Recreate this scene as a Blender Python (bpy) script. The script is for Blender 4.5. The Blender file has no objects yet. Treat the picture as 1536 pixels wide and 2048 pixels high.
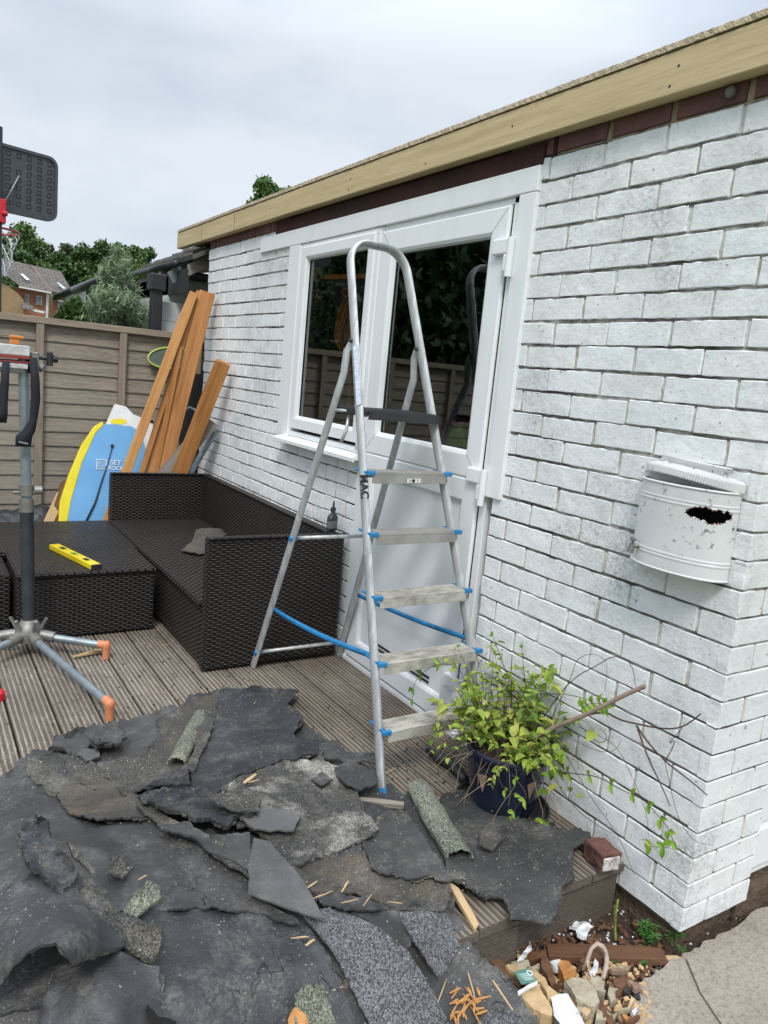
import bpy, bmesh, math, random
import numpy as np
from mathutils import Vector, Matrix, noise, geometry
R=math.radians
random.seed(7)
scn=bpy.context.scene; col=scn.collection
# ---------------------------------------------------------------- camera
CAM=Vector((-1.77923624,0.0,1.32547237)); FPX=1504.49
def _rot(yaw,pitch,roll):
    f=Vector((math.sin(yaw)*math.cos(pitch),math.cos(yaw)*math.cos(pitch),math.sin(pitch)))
    r0=Vector((math.cos(yaw),-math.sin(yaw),0)); u0=r0.cross(f)
    r=math.cos(roll)*r0+math.sin(roll)*u0; u=-math.sin(roll)*r0+math.cos(roll)*u0
    return r,u,f
RR,UU,FF=_rot(0.577638292,-0.172228059,0.0960236425)
cd=bpy.data.cameras.new('camera'); cam=bpy.data.objects.new('camera',cd); col.objects.link(cam)
cam.matrix_world=Matrix(((RR.x,UU.x,-FF.x,CAM.x),(RR.y,UU.y,-FF.y,CAM.y),(RR.z,UU.z,-FF.z,CAM.z),(0,0,0,1)))
cd.sensor_fit='VERTICAL'; cd.sensor_height=36; cd.lens=36*FPX/2048; cd.clip_start=.02; cd.clip_end=3000
scn.camera=cam
scn.view_settings.view_transform='Standard'; scn.view_settings.look='None'
scn.view_settings.gamma=1; scn.view_settings.exposure=0.36
SUN_EL,SUN_AZ=R(52),R(215)    # azimuth of the sun: from the left, slightly behind the camera
# ---------------------------------------------------------------- sky
w=bpy.data.worlds.new('World'); scn.world=w; w.use_nodes=True
nt=w.node_tree; nt.nodes.clear(); N=nt.nodes.new; L=nt.links.new
sky=N('ShaderNodeTexSky'); sky.sky_type='NISHITA'; sky.sun_disc=False
sky.sun_elevation=SUN_EL; sky.sun_rotation=SUN_AZ
b1=N('ShaderNodeBackground'); b1.inputs['Strength'].default_value=.1; L(sky.outputs[0],b1.inputs[0])
tc=N('ShaderNodeTexCoord'); mp=N('ShaderNodeMapping'); mp.inputs['Scale'].default_value=(1,1,2.6); L(tc.outputs['Generated'],mp.inputs[0])
no=N('ShaderNodeTexNoise'); no.inputs['Scale'].default_value=1.7; no.inputs['Detail'].default_value=5; no.inputs['Roughness'].default_value=.5; L(mp.outputs[0],no.inputs['Vector'])
rp=N('ShaderNodeValToRGB'); rp.color_ramp.elements[0].position=.36; rp.color_ramp.elements[1].position=.62
rp.color_ramp.elements[0].color=(.48,.555,.67,1); rp.color_ramp.elements[1].color=(.81,.87,.94,1); L(no.outputs[0],rp.inputs[0])
sx=N('ShaderNodeSeparateXYZ'); L(tc.outputs['Generated'],sx.inputs[0])
mr=N('ShaderNodeMapRange'); mr.inputs[1].default_value=.35; mr.inputs[2].default_value=.95; mr.inputs[3].default_value=.80; mr.inputs[4].default_value=2.5; L(sx.outputs[2],mr.inputs[0])
b2=N('ShaderNodeBackground'); L(rp.outputs[0],b2.inputs[0]); L(mr.outputs[0],b2.inputs[1])
mx=N('ShaderNodeMixShader'); mx.inputs[0].default_value=.9; L(b1.outputs[0],mx.inputs[1]); L(b2.outputs[0],mx.inputs[2])
wo=N('ShaderNodeOutputWorld'); L(mx.outputs[0],wo.inputs[0])
sd=bpy.data.lights.new('sun','SUN'); sd.energy=1.3; sd.angle=R(14); sd.color=(1,.965,.92)
so=bpy.data.objects.new('sun',sd); col.objects.link(so)
sdir=Vector((math.sin(SUN_AZ)*math.cos(SUN_EL),math.cos(SUN_AZ)*math.cos(SUN_EL),math.sin(SUN_EL)))
sd.energy=1.7; sd.color=(1,.95,.88)
so.rotation_euler=sdir.to_track_quat('Z','Y').to_euler()
# ---------------------------------------------------------------- measuring helpers: real-world points from lines of sight
def vray(px,py): return (FF*FPX+RR*(px-768)-UU*(py-1024))
def PX(px,py,x): v=vray(px,py); return CAM+v*((x-CAM.x)/v.x)
def PY(px,py,y): v=vray(px,py); return CAM+v*((y-CAM.y)/v.y)
def PZ(px,py,z): v=vray(px,py); return CAM+v*((z-CAM.z)/v.z)
# ---------------------------------------------------------------- object helpers
W={}
I4=Matrix.Identity(4)
def tag(o,label=None,cat=None,group=None,kind=None):
    if label: o['label']=label
    if cat: o['category']=cat
    if group: o['group']=group
    if kind: o['kind']=kind
    return o
def place(o,parent,frame):
    W[o]=frame.copy()
    if parent is not None:
        o.parent=parent; o.matrix_basis=W[parent].inverted()@frame
    else: o.matrix_basis=frame
    return o
def thing(name,label,cat,loc=(0,0,0),group=None,kind=None):
    o=bpy.data.objects.new(name,None); col.objects.link(o); o.empty_display_size=.05
    place(o,None,Matrix.Translation(loc)); return tag(o,label,cat,group,kind)
def boxuv(me):
    me.update()
    uv=me.uv_layers.new(name='UVMap')
    n=len(me.polygons); nl=len(me.loops)
    nor=np.empty(n*3,np.float32); me.polygons.foreach_get('normal',nor); nor=np.abs(nor.reshape(n,3))
    ax=nor.argmax(1); tot=np.empty(n,np.int32); me.polygons.foreach_get('loop_total',tot)
    lax=np.repeat(ax,tot); vi=np.empty(nl,np.int32); me.loops.foreach_get('vertex_index',vi)
    co=np.empty(len(me.vertices)*3,np.float32); me.vertices.foreach_get('co',co); co=co.reshape(-1,3)[vi]
    u=np.where(lax==0,co[:,1],co[:,0]); v=np.where(lax==2,co[:,1],co[:,2])
    uv.data.foreach_set('uv',np.stack([u,v],1).astype(np.float32).ravel())
class MB:
    def __init__(s): s.v=[]; s.f=[]; s.m=[]
    def add(s,vs,fs,mi=0):
        o=len(s.v); s.v+= [tuple(p) for p in vs]; s.f+=[tuple(i+o for i in f) for f in fs]; s.m+=[mi]*len(fs)
    def box(s,a,b,mi=0,M=None):
        (x0,y0,z0),(x1,y1,z1)=a,b
        vs=[Vector(p) for p in ((x0,y0,z0),(x1,y0,z0),(x1,y1,z0),(x0,y1,z0),(x0,y0,z1),(x1,y0,z1),(x1,y1,z1),(x0,y1,z1))]
        if M: vs=[M@p for p in vs]
        s.add(vs,[(0,3,2,1),(4,5,6,7),(0,1,5,4),(1,2,6,5),(2,3,7,6),(3,0,4,7)],mi)
    def tube(s,pts,r,n=8,mi=0,closed=False,ry=None,up=None):
        pts=[Vector(p) for p in pts]; m=len(pts)
        rs=r if isinstance(r,(list,tuple)) else [r]*m
        prev=None; rings=[]
        for i,p in enumerate(pts):
            if closed: d=pts[(i+1)%m]-pts[i-1]
            else: d=pts[min(i+1,m-1)]-pts[max(i-1,0)]
            d.normalize()
            if up is not None: a=Vector(up)
            elif prev is not None: a=prev
            else: a=Vector((0,0,1)) if abs(d.z)<.9 else Vector((1,0,0))
            a=(a-d*a.dot(d)); a.normalize(); prev=a; b=d.cross(a)
            k2=(ry/rs[i]) if ry else 1
            rings.append([p+(a*math.cos(2*math.pi*k/n)*rs[i]+b*math.sin(2*math.pi*k/n)*rs[i]*k2) for k in range(n)])
        vs=[q for g in rings for q in g]; fs=[]
        for i in range(m if closed else m-1):
            j=(i+1)%m
            for k in range(n): fs.append((i*n+k,i*n+(k+1)%n,j*n+(k+1)%n,j*n+k))
        if not closed: fs+= [tuple(range(n))[::-1],tuple((m-1)*n+k for k in range(n))]
        s.add(vs,fs,mi)
    def lathe(s,prof,c=(0,0,0),n=32,mi=0,M=None):
        vs=[];fs=[]
        for (r,z) in prof:
            for k in range(n):
                a=2*math.pi*k/n; p=Vector((r*math.cos(a)+c[0],r*math.sin(a)+c[1],z+c[2])); vs.append(M@p if M else p)
        for i in range(len(prof)-1):
            for k in range(n): fs.append((i*n+k,i*n+(k+1)%n,(i+1)*n+(k+1)%n,(i+1)*n+k))
        s.add(vs,fs,mi)
    def build(s,name,mat,parent=None,frame=None,smooth=False,bevel=0,uv=False,solid=0):
        me=bpy.data.meshes.new(name); me.from_pydata(s.v,[],s.f)
        mats=mat if isinstance(mat,(list,tuple)) else [mat]
        for m in mats: me.materials.append(m)
        if len(mats)>1: me.polygons.foreach_set('material_index',s.m)
        if uv: boxuv(me)
        if smooth:
            me.polygons.foreach_set('use_smooth',[True]*len(me.polygons))
            if smooth!=True: me.set_sharp_from_angle(angle=R(smooth))
        me.update()
        o=bpy.data.objects.new(name,me); col.objects.link(o)
        if bevel:
            b=o.modifiers.new('bevel','BEVEL'); b.width=bevel; b.segments=2; b.limit_method='ANGLE'
            b.harden_normals=False
        if solid:
            b=o.modifiers.new('solid','SOLIDIFY'); b.thickness=solid
        place(o,parent,frame or I4); return o
def bframe(a,b,up=(0,0,1)):
    a=Vector(a);b=Vector(b); x=(b-a).normalized(); u=Vector(up); z=(u-x*u.dot(x)).normalized(); y=z.cross(x)
    return Matrix(((x.x,y.x,z.x,a.x),(x.y,y.y,z.y,a.y),(x.z,y.z,z.z,a.z),(0,0,0,1))),(b-a).length
def plank(name,a,b,wy,wz,mat,parent=None,up=(0,0,1),bevel=.002,rag=0,seg=1,bend=0):
    """bar from a to b: width wy across, wz along 'up'; local X runs along the grain"""
    F,Ln=bframe(a,b,up); m=MB(); rnd=random.Random(int(abs(a[0]*1e3+a[1]*77)))
    n=max(seg,1); vs=[];fs=[]
    for i in range(n+1):
        x=Ln*i/n; e=0
        z=bend*math.sin(math.pi*i/n)
        for (sy,sz) in ((-1,-1),(1,-1),(1,1),(-1,1)):
            dx=(rnd.uniform(-rag,rag) if i in (0,n) else 0)
            k=1 if i not in(0,n) or not rag else rnd.uniform(.75,1)
            vs.append((x+dx,sy*wy/2*k,z+sz*wz/2*k))
    for i in range(n):
        for k in range(4): fs.append((i*4+k,i*4+(k+1)%4,(i+1)*4+(k+1)%4,(i+1)*4+k))
    fs+=[(3,2,1,0),(n*4,n*4+1,n*4+2,n*4+3)]
    m.add(vs,fs); return m.build(name,mat,parent,F,bevel=bevel)
# ---------------------------------------------------------------- materials
class NT:
    def __init__(s,name):
        s.m=bpy.data.materials.new(name); s.m.use_nodes=True; s.t=s.m.node_tree; s.t.nodes.clear()
        s.o=s.t.nodes.new('ShaderNodeOutputMaterial'); s.p=s.t.nodes.new('ShaderNodeBsdfPrincipled'); s.l(s.p.outputs[0],s.o.inputs[0])
        s.tc=s.t.nodes.new('ShaderNodeTexCoord')
    def l(s,a,b): s.t.links.new(a,b)
    def n(s,t,**k):
        x=s.t.nodes.new(t)
        for a,b in k.items(): setattr(x,a,b)
        return x
    def inp(s,i,v):
        if v is None: return
        if hasattr(v,'is_output') : s.l(v,i)
        elif hasattr(v,'outputs'): s.l(v.outputs[0],i)
        else: i.default_value=v
    def map(s,scale=(1,1,1),src='Object',loc=(0,0,0),rot=(0,0,0)):
        x=s.n('ShaderNodeMapping'); x.inputs['Scale'].default_value=scale; x.inputs['Location'].default_value=loc; x.inputs['Rotation'].default_value=rot
        s.l(s.tc.outputs[src],x.inputs[0]); return x.outputs[0]
    def noise(s,scale=5,detail=4,rough=.55,vec=None,dist=0,stretch=None,src='Object',loc=(0,0,0)):
        x=s.n('ShaderNodeTexNoise'); x.inputs['Scale'].default_value=scale; x.inputs['Detail'].default_value=detail
        x.inputs['Roughness'].default_value=rough; x.inputs['Distortion'].default_value=dist
        s.l(vec if vec is not None else s.map(stretch or (1,1,1),src,loc),x.inputs['Vector']); return x.outputs[0]
    def vor(s,scale=30,stretch=(1,1,1),src='Object'):
        x=s.n('ShaderNodeTexVoronoi'); x.inputs['Scale'].default_value=scale; s.l(s.map(stretch,src),x.inputs['Vector']); return x
    def ramp(s,fac,stops):
        x=s.n('ShaderNodeValToRGB'); e=x.color_ramp.elements
        while len(e)<len(stops): e.new(.5)
        for i,(p,c) in enumerate(stops):
            e[i].position=p; e[i].color=(c if hasattr(c,'__len__') else (c,c,c))[:3]+(1,) if hasattr(c,'__len__') else (c,c,c,1)
        s.inp(x.inputs[0],fac); return x.outputs[0]
    def mix(s,f,a,b,mode='MIX'):
        x=s.n('ShaderNodeMix',data_type='RGBA',blend_type=mode); s.inp(x.inputs[0],f)
        s.inp(x.inputs[6],a if not isinstance(a,tuple) else a[:3]+(1,)); s.inp(x.inputs[7],b if not isinstance(b,tuple) else b[:3]+(1,)); return x.outputs[2]
    def math(s,op,a,b=None,c=None):
        x=s.n('ShaderNodeMath',operation=op); s.inp(x.inputs[0],a); s.inp(x.inputs[1],b)
        if c is not None: s.inp(x.inputs[2],c)
        return x.outputs[0]
    def bump(s,h,strength=.5,dist=.01,prev=None):
        x=s.n('ShaderNodeBump'); x.inputs['Strength'].default_value=strength; x.inputs['Distance'].default_value=dist; s.inp(x.inputs['Height'],h)
        if prev: s.l(prev,x.inputs['Normal'])
        return x.outputs[0]
    def out(s,color,rough=.6,normal=None,metal=0,spec=.5,**k):
        s.inp(s.p.inputs['Base Color'],color if not isinstance(color,tuple) else color[:3]+(1,)); s.inp(s.p.inputs['Roughness'],rough)
        s.inp(s.p.inputs['Metallic'],metal); s.inp(s.p.inputs['Specular IOR Level'],spec)
        if normal: s.l(normal,s.p.inputs['Normal'])
        for a,b in k.items(): s.inp(s.p.inputs[a.replace('_',' ')],b)
        return s.m
def simple(name,c,c2=None,rough=.5,scale=12,bump=.2,bscale=60,metal=0,dist=.003,spec=.5,**k):
    t=NT(name); c2=c2 or tuple(x*.8 for x in c)
    f=t.noise(scale,5); cc=t.mix(t.ramp(f,[(.35,0),(.65,1)]),c,c2)
    nb=t.bump(t.noise(bscale,4),bump,dist); 
    rr=t.math('MULTIPLY_ADD',f,.25,rough-.12)
    return t.out(cc,rr,nb,metal,spec,**k)
def wood(name,c1,c2,c3=None,gs=6,rough=.65,bump=.4,knots=True,axis=0,spec=.3):
    """grain runs along local axis"""
    t=NT(name); st=[1,1,1]; st=[14,14,14]; st[axis]=.7
    g=t.noise(gs,6,.6,stretch=tuple(st),dist=.6); g2=t.noise(gs*5,3,.6,stretch=tuple(st))
    cc=t.mix(t.ramp(g,[(.3,0),(.7,1)]),c1,c2)
    cc=t.mix(t.ramp(g2,[(.55,0),(.75,.5)]),cc,c3 or tuple(x*.5 for x in c1))
    if knots:
        st2=[6,6,6]; st2[axis]=2.6
        v=t.vor(1,tuple(st2)); cc=t.mix(t.ramp(v.outputs[0],[(.02,.8),(.1,0)]),cc,tuple(x*.3 for x in c1))
    return t.out(cc,rough,t.bump(t.math('ADD',g,g2),bump,.002),0,spec)
M={}
# painted brick
def paint_brick():
    t=NT('white_painted_brick')
    big=t.noise(1.1,4); mid=t.noise(12,6,.7); fine=t.noise(95,6,.8); sp=t.noise(55,4,.65,loc=(3,1,2))
    g=t.n('ShaderNodeNewGeometry'); isl=g.outputs['Random Per Island']
    c=t.ramp(isl,[(0,(.89,.905,.91)),(.35,(.84,.855,.86)),(.7,(.88,.885,.875)),(1,(.81,.825,.84))])
    c=t.mix(t.ramp(big,[(.42,0),(.7,.55)]),c,(.66,.69,.70))
    c=t.mix(t.ramp(mid,[(.48,0),(.72,.42)]),c,(.56,.58,.575))
    c=t.mix(t.ramp(fine,[(.53,0),(.70,.5)]),c,(.45,.46,.45))
    # grime grows towards the foot of the wall and in patches at the far end
    pat=t.math('MULTIPLY',t.ramp(t.noise(2.3,5,.65,loc=(5,5,0)),[(.50,0),(.68,1)]),t.ramp(t.noise(75,6,.85),[(.44,0),(.58,1)]))
    c=t.mix(t.math('MULTIPLY',pat,.75),c,(.24,.24,.225))
    c=t.mix(t.ramp(sp,[(.665,0),(.70,.9)]),c,(.14,.135,.13))
    c=t.mix(t.ramp(t.noise(34,4,.6,loc=(8,8,8)),[(.70,0),(.74,.9)]),c,(.30,.26,.22))
    n=t.bump(fine,.6,.004); n=t.bump(t.noise(28,5,.6),.6,.006,n)
    return t.out(c,.62,n,0,.35)
M['brick']=paint_brick()
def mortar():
    t=NT('half_painted_shaded_mortar'); sx=t.n('ShaderNodeSeparateXYZ'); t.l(t.tc.outputs['Object'],sx.inputs[0])
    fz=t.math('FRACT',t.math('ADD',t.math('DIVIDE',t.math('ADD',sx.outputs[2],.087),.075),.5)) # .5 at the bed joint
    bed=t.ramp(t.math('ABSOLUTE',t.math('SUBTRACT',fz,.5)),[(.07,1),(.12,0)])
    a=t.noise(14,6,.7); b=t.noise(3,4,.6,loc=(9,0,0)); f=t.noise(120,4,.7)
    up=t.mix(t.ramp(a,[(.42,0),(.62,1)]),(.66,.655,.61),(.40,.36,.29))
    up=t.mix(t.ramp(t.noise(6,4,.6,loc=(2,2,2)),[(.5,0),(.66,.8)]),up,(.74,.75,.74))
    bd=t.mix(t.ramp(a,[(.36,0),(.58,1)]),(.52,.51,.47),(.16,.15,.13))  # bed joints: dirt and the shade under each brick, both put into colour
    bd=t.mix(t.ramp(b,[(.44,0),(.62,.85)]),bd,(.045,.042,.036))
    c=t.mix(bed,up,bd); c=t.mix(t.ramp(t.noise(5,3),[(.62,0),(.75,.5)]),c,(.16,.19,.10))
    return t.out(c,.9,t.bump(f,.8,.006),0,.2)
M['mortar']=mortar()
def redbrick(name,c1,c2,sc=1.0):
    t=NT(name); a=t.noise(6*sc,5); f=t.noise(90*sc,5,.7)
    c=t.mix(t.ramp(a,[(.35,0),(.65,1)]),c1,c2); c=t.mix(t.ramp(f,[(.55,0),(.7,.6)]),c,tuple(x*.35 for x in c1))
    return t.out(c,.8,t.bump(f,.7,.005),0,.3)
M['redbrick']=redbrick('purple_red_brick',(.21,.10,.095),(.14,.07,.075))
M['redmortar']=simple('tan_mortar',(.42,.32,.22),(.28,.21,.15),.9,20,.6,90)
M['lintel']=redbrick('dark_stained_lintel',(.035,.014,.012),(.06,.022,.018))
M['foundation']=simple('earthy_foundation',(.13,.085,.055),(.075,.055,.035),.95,7,1,50,dist=.02)
M['fascia']=wood('treated_pale_timber',(.62,.49,.29),(.47,.36,.19),(.28,.21,.11),2.6,.6,.35,True,1)
def chip():
    t=NT('chipboard'); v=t.vor(230); c=t.ramp(v.outputs['Color'],[(.2,(.40,.32,.22)),(.8,(.62,.52,.38))])
    c=t.mix(t.ramp(t.noise(3,4),[(.45,0),(.6,.45)]),c,(.5,.40,.24)); return t.out(c,.85,t.bump(v.outputs[0],.7,.003),0,.2)
M['chip']=chip()
def upvc():
    t=NT('white_upvc'); s=t.noise(7,5,.6,stretch=(1,1,.35)); f=t.noise(60,5,.7)
    c=t.mix(t.ramp(s,[(.5,0),(.75,.35)]),(.80,.82,.825),(.60,.61,.58)); c=t.mix(t.ramp(f,[(.66,0),(.74,.5)]),c,(.3,.3,.27))
    return t.out(c,t.math('MULTIPLY_ADD',s,.25,.22),t.bump(f,.05,.001),0,.5)
M['upvc']=upvc()
M['gasket']=simple('black_gasket',(.012,.012,.012),None,.6)
def glass():
    t=NT('window_glass'); fr=t.n('ShaderNodeFresnel'); fr.inputs[0].default_value=1.95
    tr=t.n('ShaderNodeBsdfTransparent'); tr.inputs[0].default_value=(.93,.95,.94,1)
    gl=t.n('ShaderNodeBsdfGlossy'); gl.inputs['Roughness'].default_value=.012; gl.inputs[0].default_value=(.9,.95,.95,1)
    f=t.math('ADD',fr.outputs[0],.03)
    mx=t.n('ShaderNodeMixShader'); t.l(f,mx.inputs[0]); t.l(tr.outputs[0],mx.inputs[1]); t.l(gl.outputs[0],mx.inputs[2]); t.l(mx.outputs[0],t.o.inputs[0]); return t.m
M['glass']=glass()
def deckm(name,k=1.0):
    t=NT(name); g=t.noise(7,6,.65,stretch=(14,.8,14)); f=t.noise(40,5,.75,stretch=(2.2,.5,2)); big=t.noise(1.6,4)
    a=(.35*k,.305*k,.25*k); b=(.21*k,.175*k,.137*k)
    c=t.mix(t.ramp(g,[(.35,0),(.65,1)]),a,b)
    c=t.mix(t.ramp(big,[(.4,0),(.68,.75)]),c,(.115*k,.085*k,.062*k))
    # pale flaking grey weathering, in patches
    pt=t.math('MULTIPLY',t.ramp(f,[(.52,0),(.6,1)]),t.ramp(t.noise(2.2,3,loc=(4,4,0)),[(.42,0),(.55,1)]))
    sx=t.n('ShaderNodeSeparateXYZ'); t.l(t.tc.outputs['Object'],sx.inputs[0])
    lft=t.ramp(t.math('MULTIPLY_ADD',sx.outputs[0],-.55,-.2),[(0,.12),(.65,1)])
    c=t.mix(t.math('MULTIPLY',t.math('MULTIPLY',pt,lft),.85),c,(.42*k,.385*k,.33*k))
    return t.out(c,.8,t.bump(t.math('ADD',g,f),.6,.003),0,.25)
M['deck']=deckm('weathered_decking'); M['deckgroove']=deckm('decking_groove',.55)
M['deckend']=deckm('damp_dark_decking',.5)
M['void']=simple('black_gap',(.008,.007,.006),None,.95)
def fencem():
    t=NT('weathered_fence_timber'); g=t.noise(5,6,.62,stretch=(.9,3,16),dist=.5); g2=t.noise(30,4,.6,stretch=(.6,3,12)); b=t.noise(1.2,4)
    c=t.mix(t.ramp(g,[(.3,0),(.7,1)]),(.38,.33,.265),(.18,.15,.12)); c=t.mix(t.ramp(g2,[(.5,0),(.66,.75)]),c,(.085,.064,.048))
    c=t.mix(t.ramp(b,[(.45,0),(.7,.6)]),c,(.30,.275,.235))
    v=t.vor(1,(4.2,2,12)); c=t.mix(t.ramp(v.outputs[0],[(.03,.85),(.12,0)]),c,(.05,.035,.025))
    return t.out(c,.85,t.bump(t.math('ADD',g,g2),.5,.003),0,.2)
M['fence']=fencem()
M['fencepost']=wood('grey_brown_batten',(.33,.28,.22),(.18,.14,.105),None,5,.85,.4,False,0)
M['fencerail']=wood('grey_brown_rail',(.37,.31,.24),(.2,.16,.12),None,5,.85,.4,True,0)
def rattan(name,wu=.042,hv=.0105):
    t=NT(name); sx=t.n('ShaderNodeSeparateXYZ'); t.l(t.map((1,1,1),'UV'),sx.inputs[0])
    wob=t.math('MULTIPLY_ADD',t.noise(40,2,src='UV'),.004,-.002)
    v=t.math('DIVIDE',t.math('ADD',sx.outputs[1],wob),hv); u=t.math('DIVIDE',sx.outputs[0],wu)
    row=t.math('FLOOR',v); par=t.math('MULTIPLY',t.math('FLOORED_MODULO',row,2.0),.5)
    s=t.math('MULTIPLY_ADD',t.math('SINE',t.math('MULTIPLY',t.math('ADD',u,par),2*math.pi)),.5,.5)
    pr=t.math('SINE',t.math('MULTIPLY',t.math('FRACT',v),math.pi))
    h=t.math('MULTIPLY',t.math('ADD',t.math('MULTIPLY',s,.8),.2),t.math('POWER',pr,.6))
    c=t.mix(h,(.006,.004,.0035),(.050,.032,.022))
    c=t.mix(t.ramp(t.noise(3,3),[(.45,0),(.7,.3)]),c,(.07,.055,.045),'MIX')
    c=t.mix(t.math('SUBTRACT',1,h),c,(.005,.004,.004))
    d=t.ramp(t.noise(90,4,.7),[(.68,0),(.76,.6)]); c=t.mix(d,c,(.16,.14,.11))
    return t.out(c,t.math('MULTIPLY_ADD',t.noise(8,3),.3,.3),t.bump(h,1,.018),0,.5)
M['rattan']=rattan('brown_rattan_weave'); M['rattan_top']=rattan('dusty_rattan_top',.036,.020)
def felt(name,c1,c2,dust=.5,gran=0,stain=None,rough=.72,streak=True,sheen=.4):
    t=NT(name); big=t.noise(2.6,5,.6); mid=t.noise(14,5,.65,stretch=(1,2.6,1)); fine=t.noise(260,3,.7); 
    c=t.mix(t.ramp(big,[(.35,0),(.65,1)]),c1,c2)
    c=t.mix(t.ramp(mid,[(.5,0),(.78,.4)]),c,tuple(min(1,x*1.9) for x in c2))
    if stain: c=t.mix(t.ramp(t.noise(5,5,.65,loc=(2,7,0)),[(.47,0),(.66,.8)]),c,stain)
    if gran:
        v=t.vor(330); g=t.ramp(v.outputs['Color'],[(.2,.25),(.55,1),(.95,2.2)]) ; c=t.mix(gran,c,t.mix(1.0,c,g,'MULTIPLY'))
    d1=t.math('MULTIPLY',t.ramp(t.noise(150,3,.6,loc=(7,2,1)),[(.655,0),(.68,1)]),t.ramp(t.noise(3.2,4,.7,loc=(1,1,4)),[(.44,0),(.60,1)]))
    d2=t.ramp(t.noise(60,4,.7,loc=(3,9,1)),[(.70,0),(.72,.9)])
    c=t.mix(t.math('MULTIPLY',t.math('MAXIMUM',d1,d2),min(1,dust*1.2)),c,(.55,.54,.50))
    smd=t.math('MULTIPLY',t.ramp(t.noise(7,6,.75,loc=(4,4,9)),[(.50,0),(.66,1)]),t.ramp(t.noise(90,4,.8),[(.40,0),(.58,1)]))
    c=t.mix(t.math('MULTIPLY',smd,dust*.7),c,(.22,.205,.18))
    sc=t.math('MULTIPLY',t.ramp(t.noise(22,5,.7,stretch=(1,7,1),dist=.4),[(.60,0),(.68,1)]),t.ramp(t.noise(2.4,3,loc=(0,3,3)),[(.46,0),(.58,1)]))
    c=t.mix(t.math('MULTIPLY',sc,dust*.45),c,(.20,.195,.185))
    ck=t.n('ShaderNodeTexVoronoi',feature='DISTANCE_TO_EDGE'); ck.inputs['Scale'].default_value=5.5; wv_=t.n('ShaderNodeVectorMath',operation='MULTIPLY_ADD')
    nz_=t.n('ShaderNodeTexNoise'); nz_.inputs['Scale'].default_value=9; nz_.inputs['Detail'].default_value=6; t.l(t.tc.outputs['Object'],nz_.inputs['Vector'])
    t.l(nz_.outputs['Color'],wv_.inputs[0]); wv_.inputs[1].default_value=(.28,.28,.28); t.l(t.tc.outputs['Object'],wv_.inputs[2]); t.l(wv_.outputs[0],ck.inputs['Vector'])
    crk=t.math('MULTIPLY',t.ramp(ck.outputs[0],[(.004,1),(.016,0)]),t.ramp(t.noise(3.4,3,loc=(6,1,1)),[(.60,0),(.66,1)]))
    crk=t.math('MULTIPLY',crk,1-gran*.75); c=t.mix(crk,c,(.006,.006,.006))
    pit=t.noise(75,5,.8,loc=(1,6,2)); c=t.mix(t.ramp(pit,[(.26,.5*(1-gran*.6)),(.40,0)]),c,(.010,.010,.011)); c=t.mix(t.ramp(pit,[(.62,0),(.75,.4*dust)]),c,(.17,.165,.15))
    n=t.bump(t.math('SUBTRACT',fine,t.math('MULTIPLY',crk,2.5)),.5+gran*.5,.003); n=t.bump(pit,.4,.003,n); n=t.bump(t.noise(22,6,.75),.25,.005,n)
    if streak: n=t.bump(t.noise(16,5,.6,stretch=(1,9,1)),.25,.008,n)
    return t.out(c,t.math('MULTIPLY_ADD',big,.3,rough-.15),n,0,sheen)
M['felt']=felt('black_roofing_felt',(.028,.0285,.030),(.056,.055,.053),.8,rough=.48,sheen=.65)
M['felt_blue']=felt('blueish_black_felt',(.018,.019,.021),(.040,.041,.044),.75,rough=.44,sheen=.7)
M['felt_brown']=felt('brown_stained_felt',(.085,.078,.068),(.05,.047,.043),.8,.4,(.13,.10,.065))
M['felt_gran']=felt('sandy_mineral_felt',(.075,.072,.062),(.05,.049,.046),1,.85,(.18,.16,.115),.85)
M['felt_stain']=felt('stained_mineral_felt',(.07,.068,.06),(.045,.044,.042),1,.8,(.52,.49,.43),.85)
M['felt_grey']=felt('grey_mineral_felt',(.135,.135,.14),(.10,.10,.105),.35,.9,None,.9)
M['felt_pale']=felt('pale_smooth_felt',(.135,.135,.132),(.09,.09,.09),.5,.1,None,.7)
M['felt_green']=felt('greenish_granule_felt',(.19,.20,.155),(.12,.13,.095),.8,.9,(.30,.30,.22),.9)
M['tar']=felt('shiny_tar',(.012,.013,.015),(.03,.032,.036),1,.6,(.09,.088,.08),.42,False,.6)
def alum():
    t=NT('worn_aluminium'); g=t.noise(9,5,.6,stretch=(5,5,.8)); f=t.noise(45,5,.7); sp=t.noise(22,6,.75,loc=(2,0,1))
    c=t.mix(t.ramp(g,[(.35,0),(.65,1)]),(.60,.615,.615),(.40,.415,.415))
    pm=t.ramp(sp,[(.60,0),(.66,.85)]); c=t.mix(pm,c,(.68,.67,.62))
    mt=t.math('SUBTRACT',.38,t.math('MULTIPLY',pm,.36))
    return t.out(c,t.math('MULTIPLY_ADD',f,.3,.27),t.bump(f,.12,.001),mt,.5)
M['alu']=alum()
def tread():
    t=NT('paint_splashed_tread'); sp=t.noise(9,6,.7,stretch=(1,2,1)); g=t.noise(60,3,.6,stretch=(.3,3,3))
    c=t.mix(t.ramp(sp,[(.38,0),(.56,1)]),(.36,.34,.31),(.60,.585,.52)); c=t.mix(t.ramp(g,[(.5,0),(.7,.5)]),c,(.20,.18,.15))
    return t.out(c,.6,t.bump(g,.5,.002),.25,.4)
M['tread']=tread(); M['tread_plain']=simple('dull_ribbed_tread',(.40,.385,.36),(.30,.29,.27),.5,14,.3,90,.3)
M['bluep']=simple('blue_plastic',(.015,.17,.40),(.025,.22,.48),.4,20,.1)
M['strap']=simple('blue_webbing',(.015,.17,.38),(.02,.22,.46),.7,30,.5,200)
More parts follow.
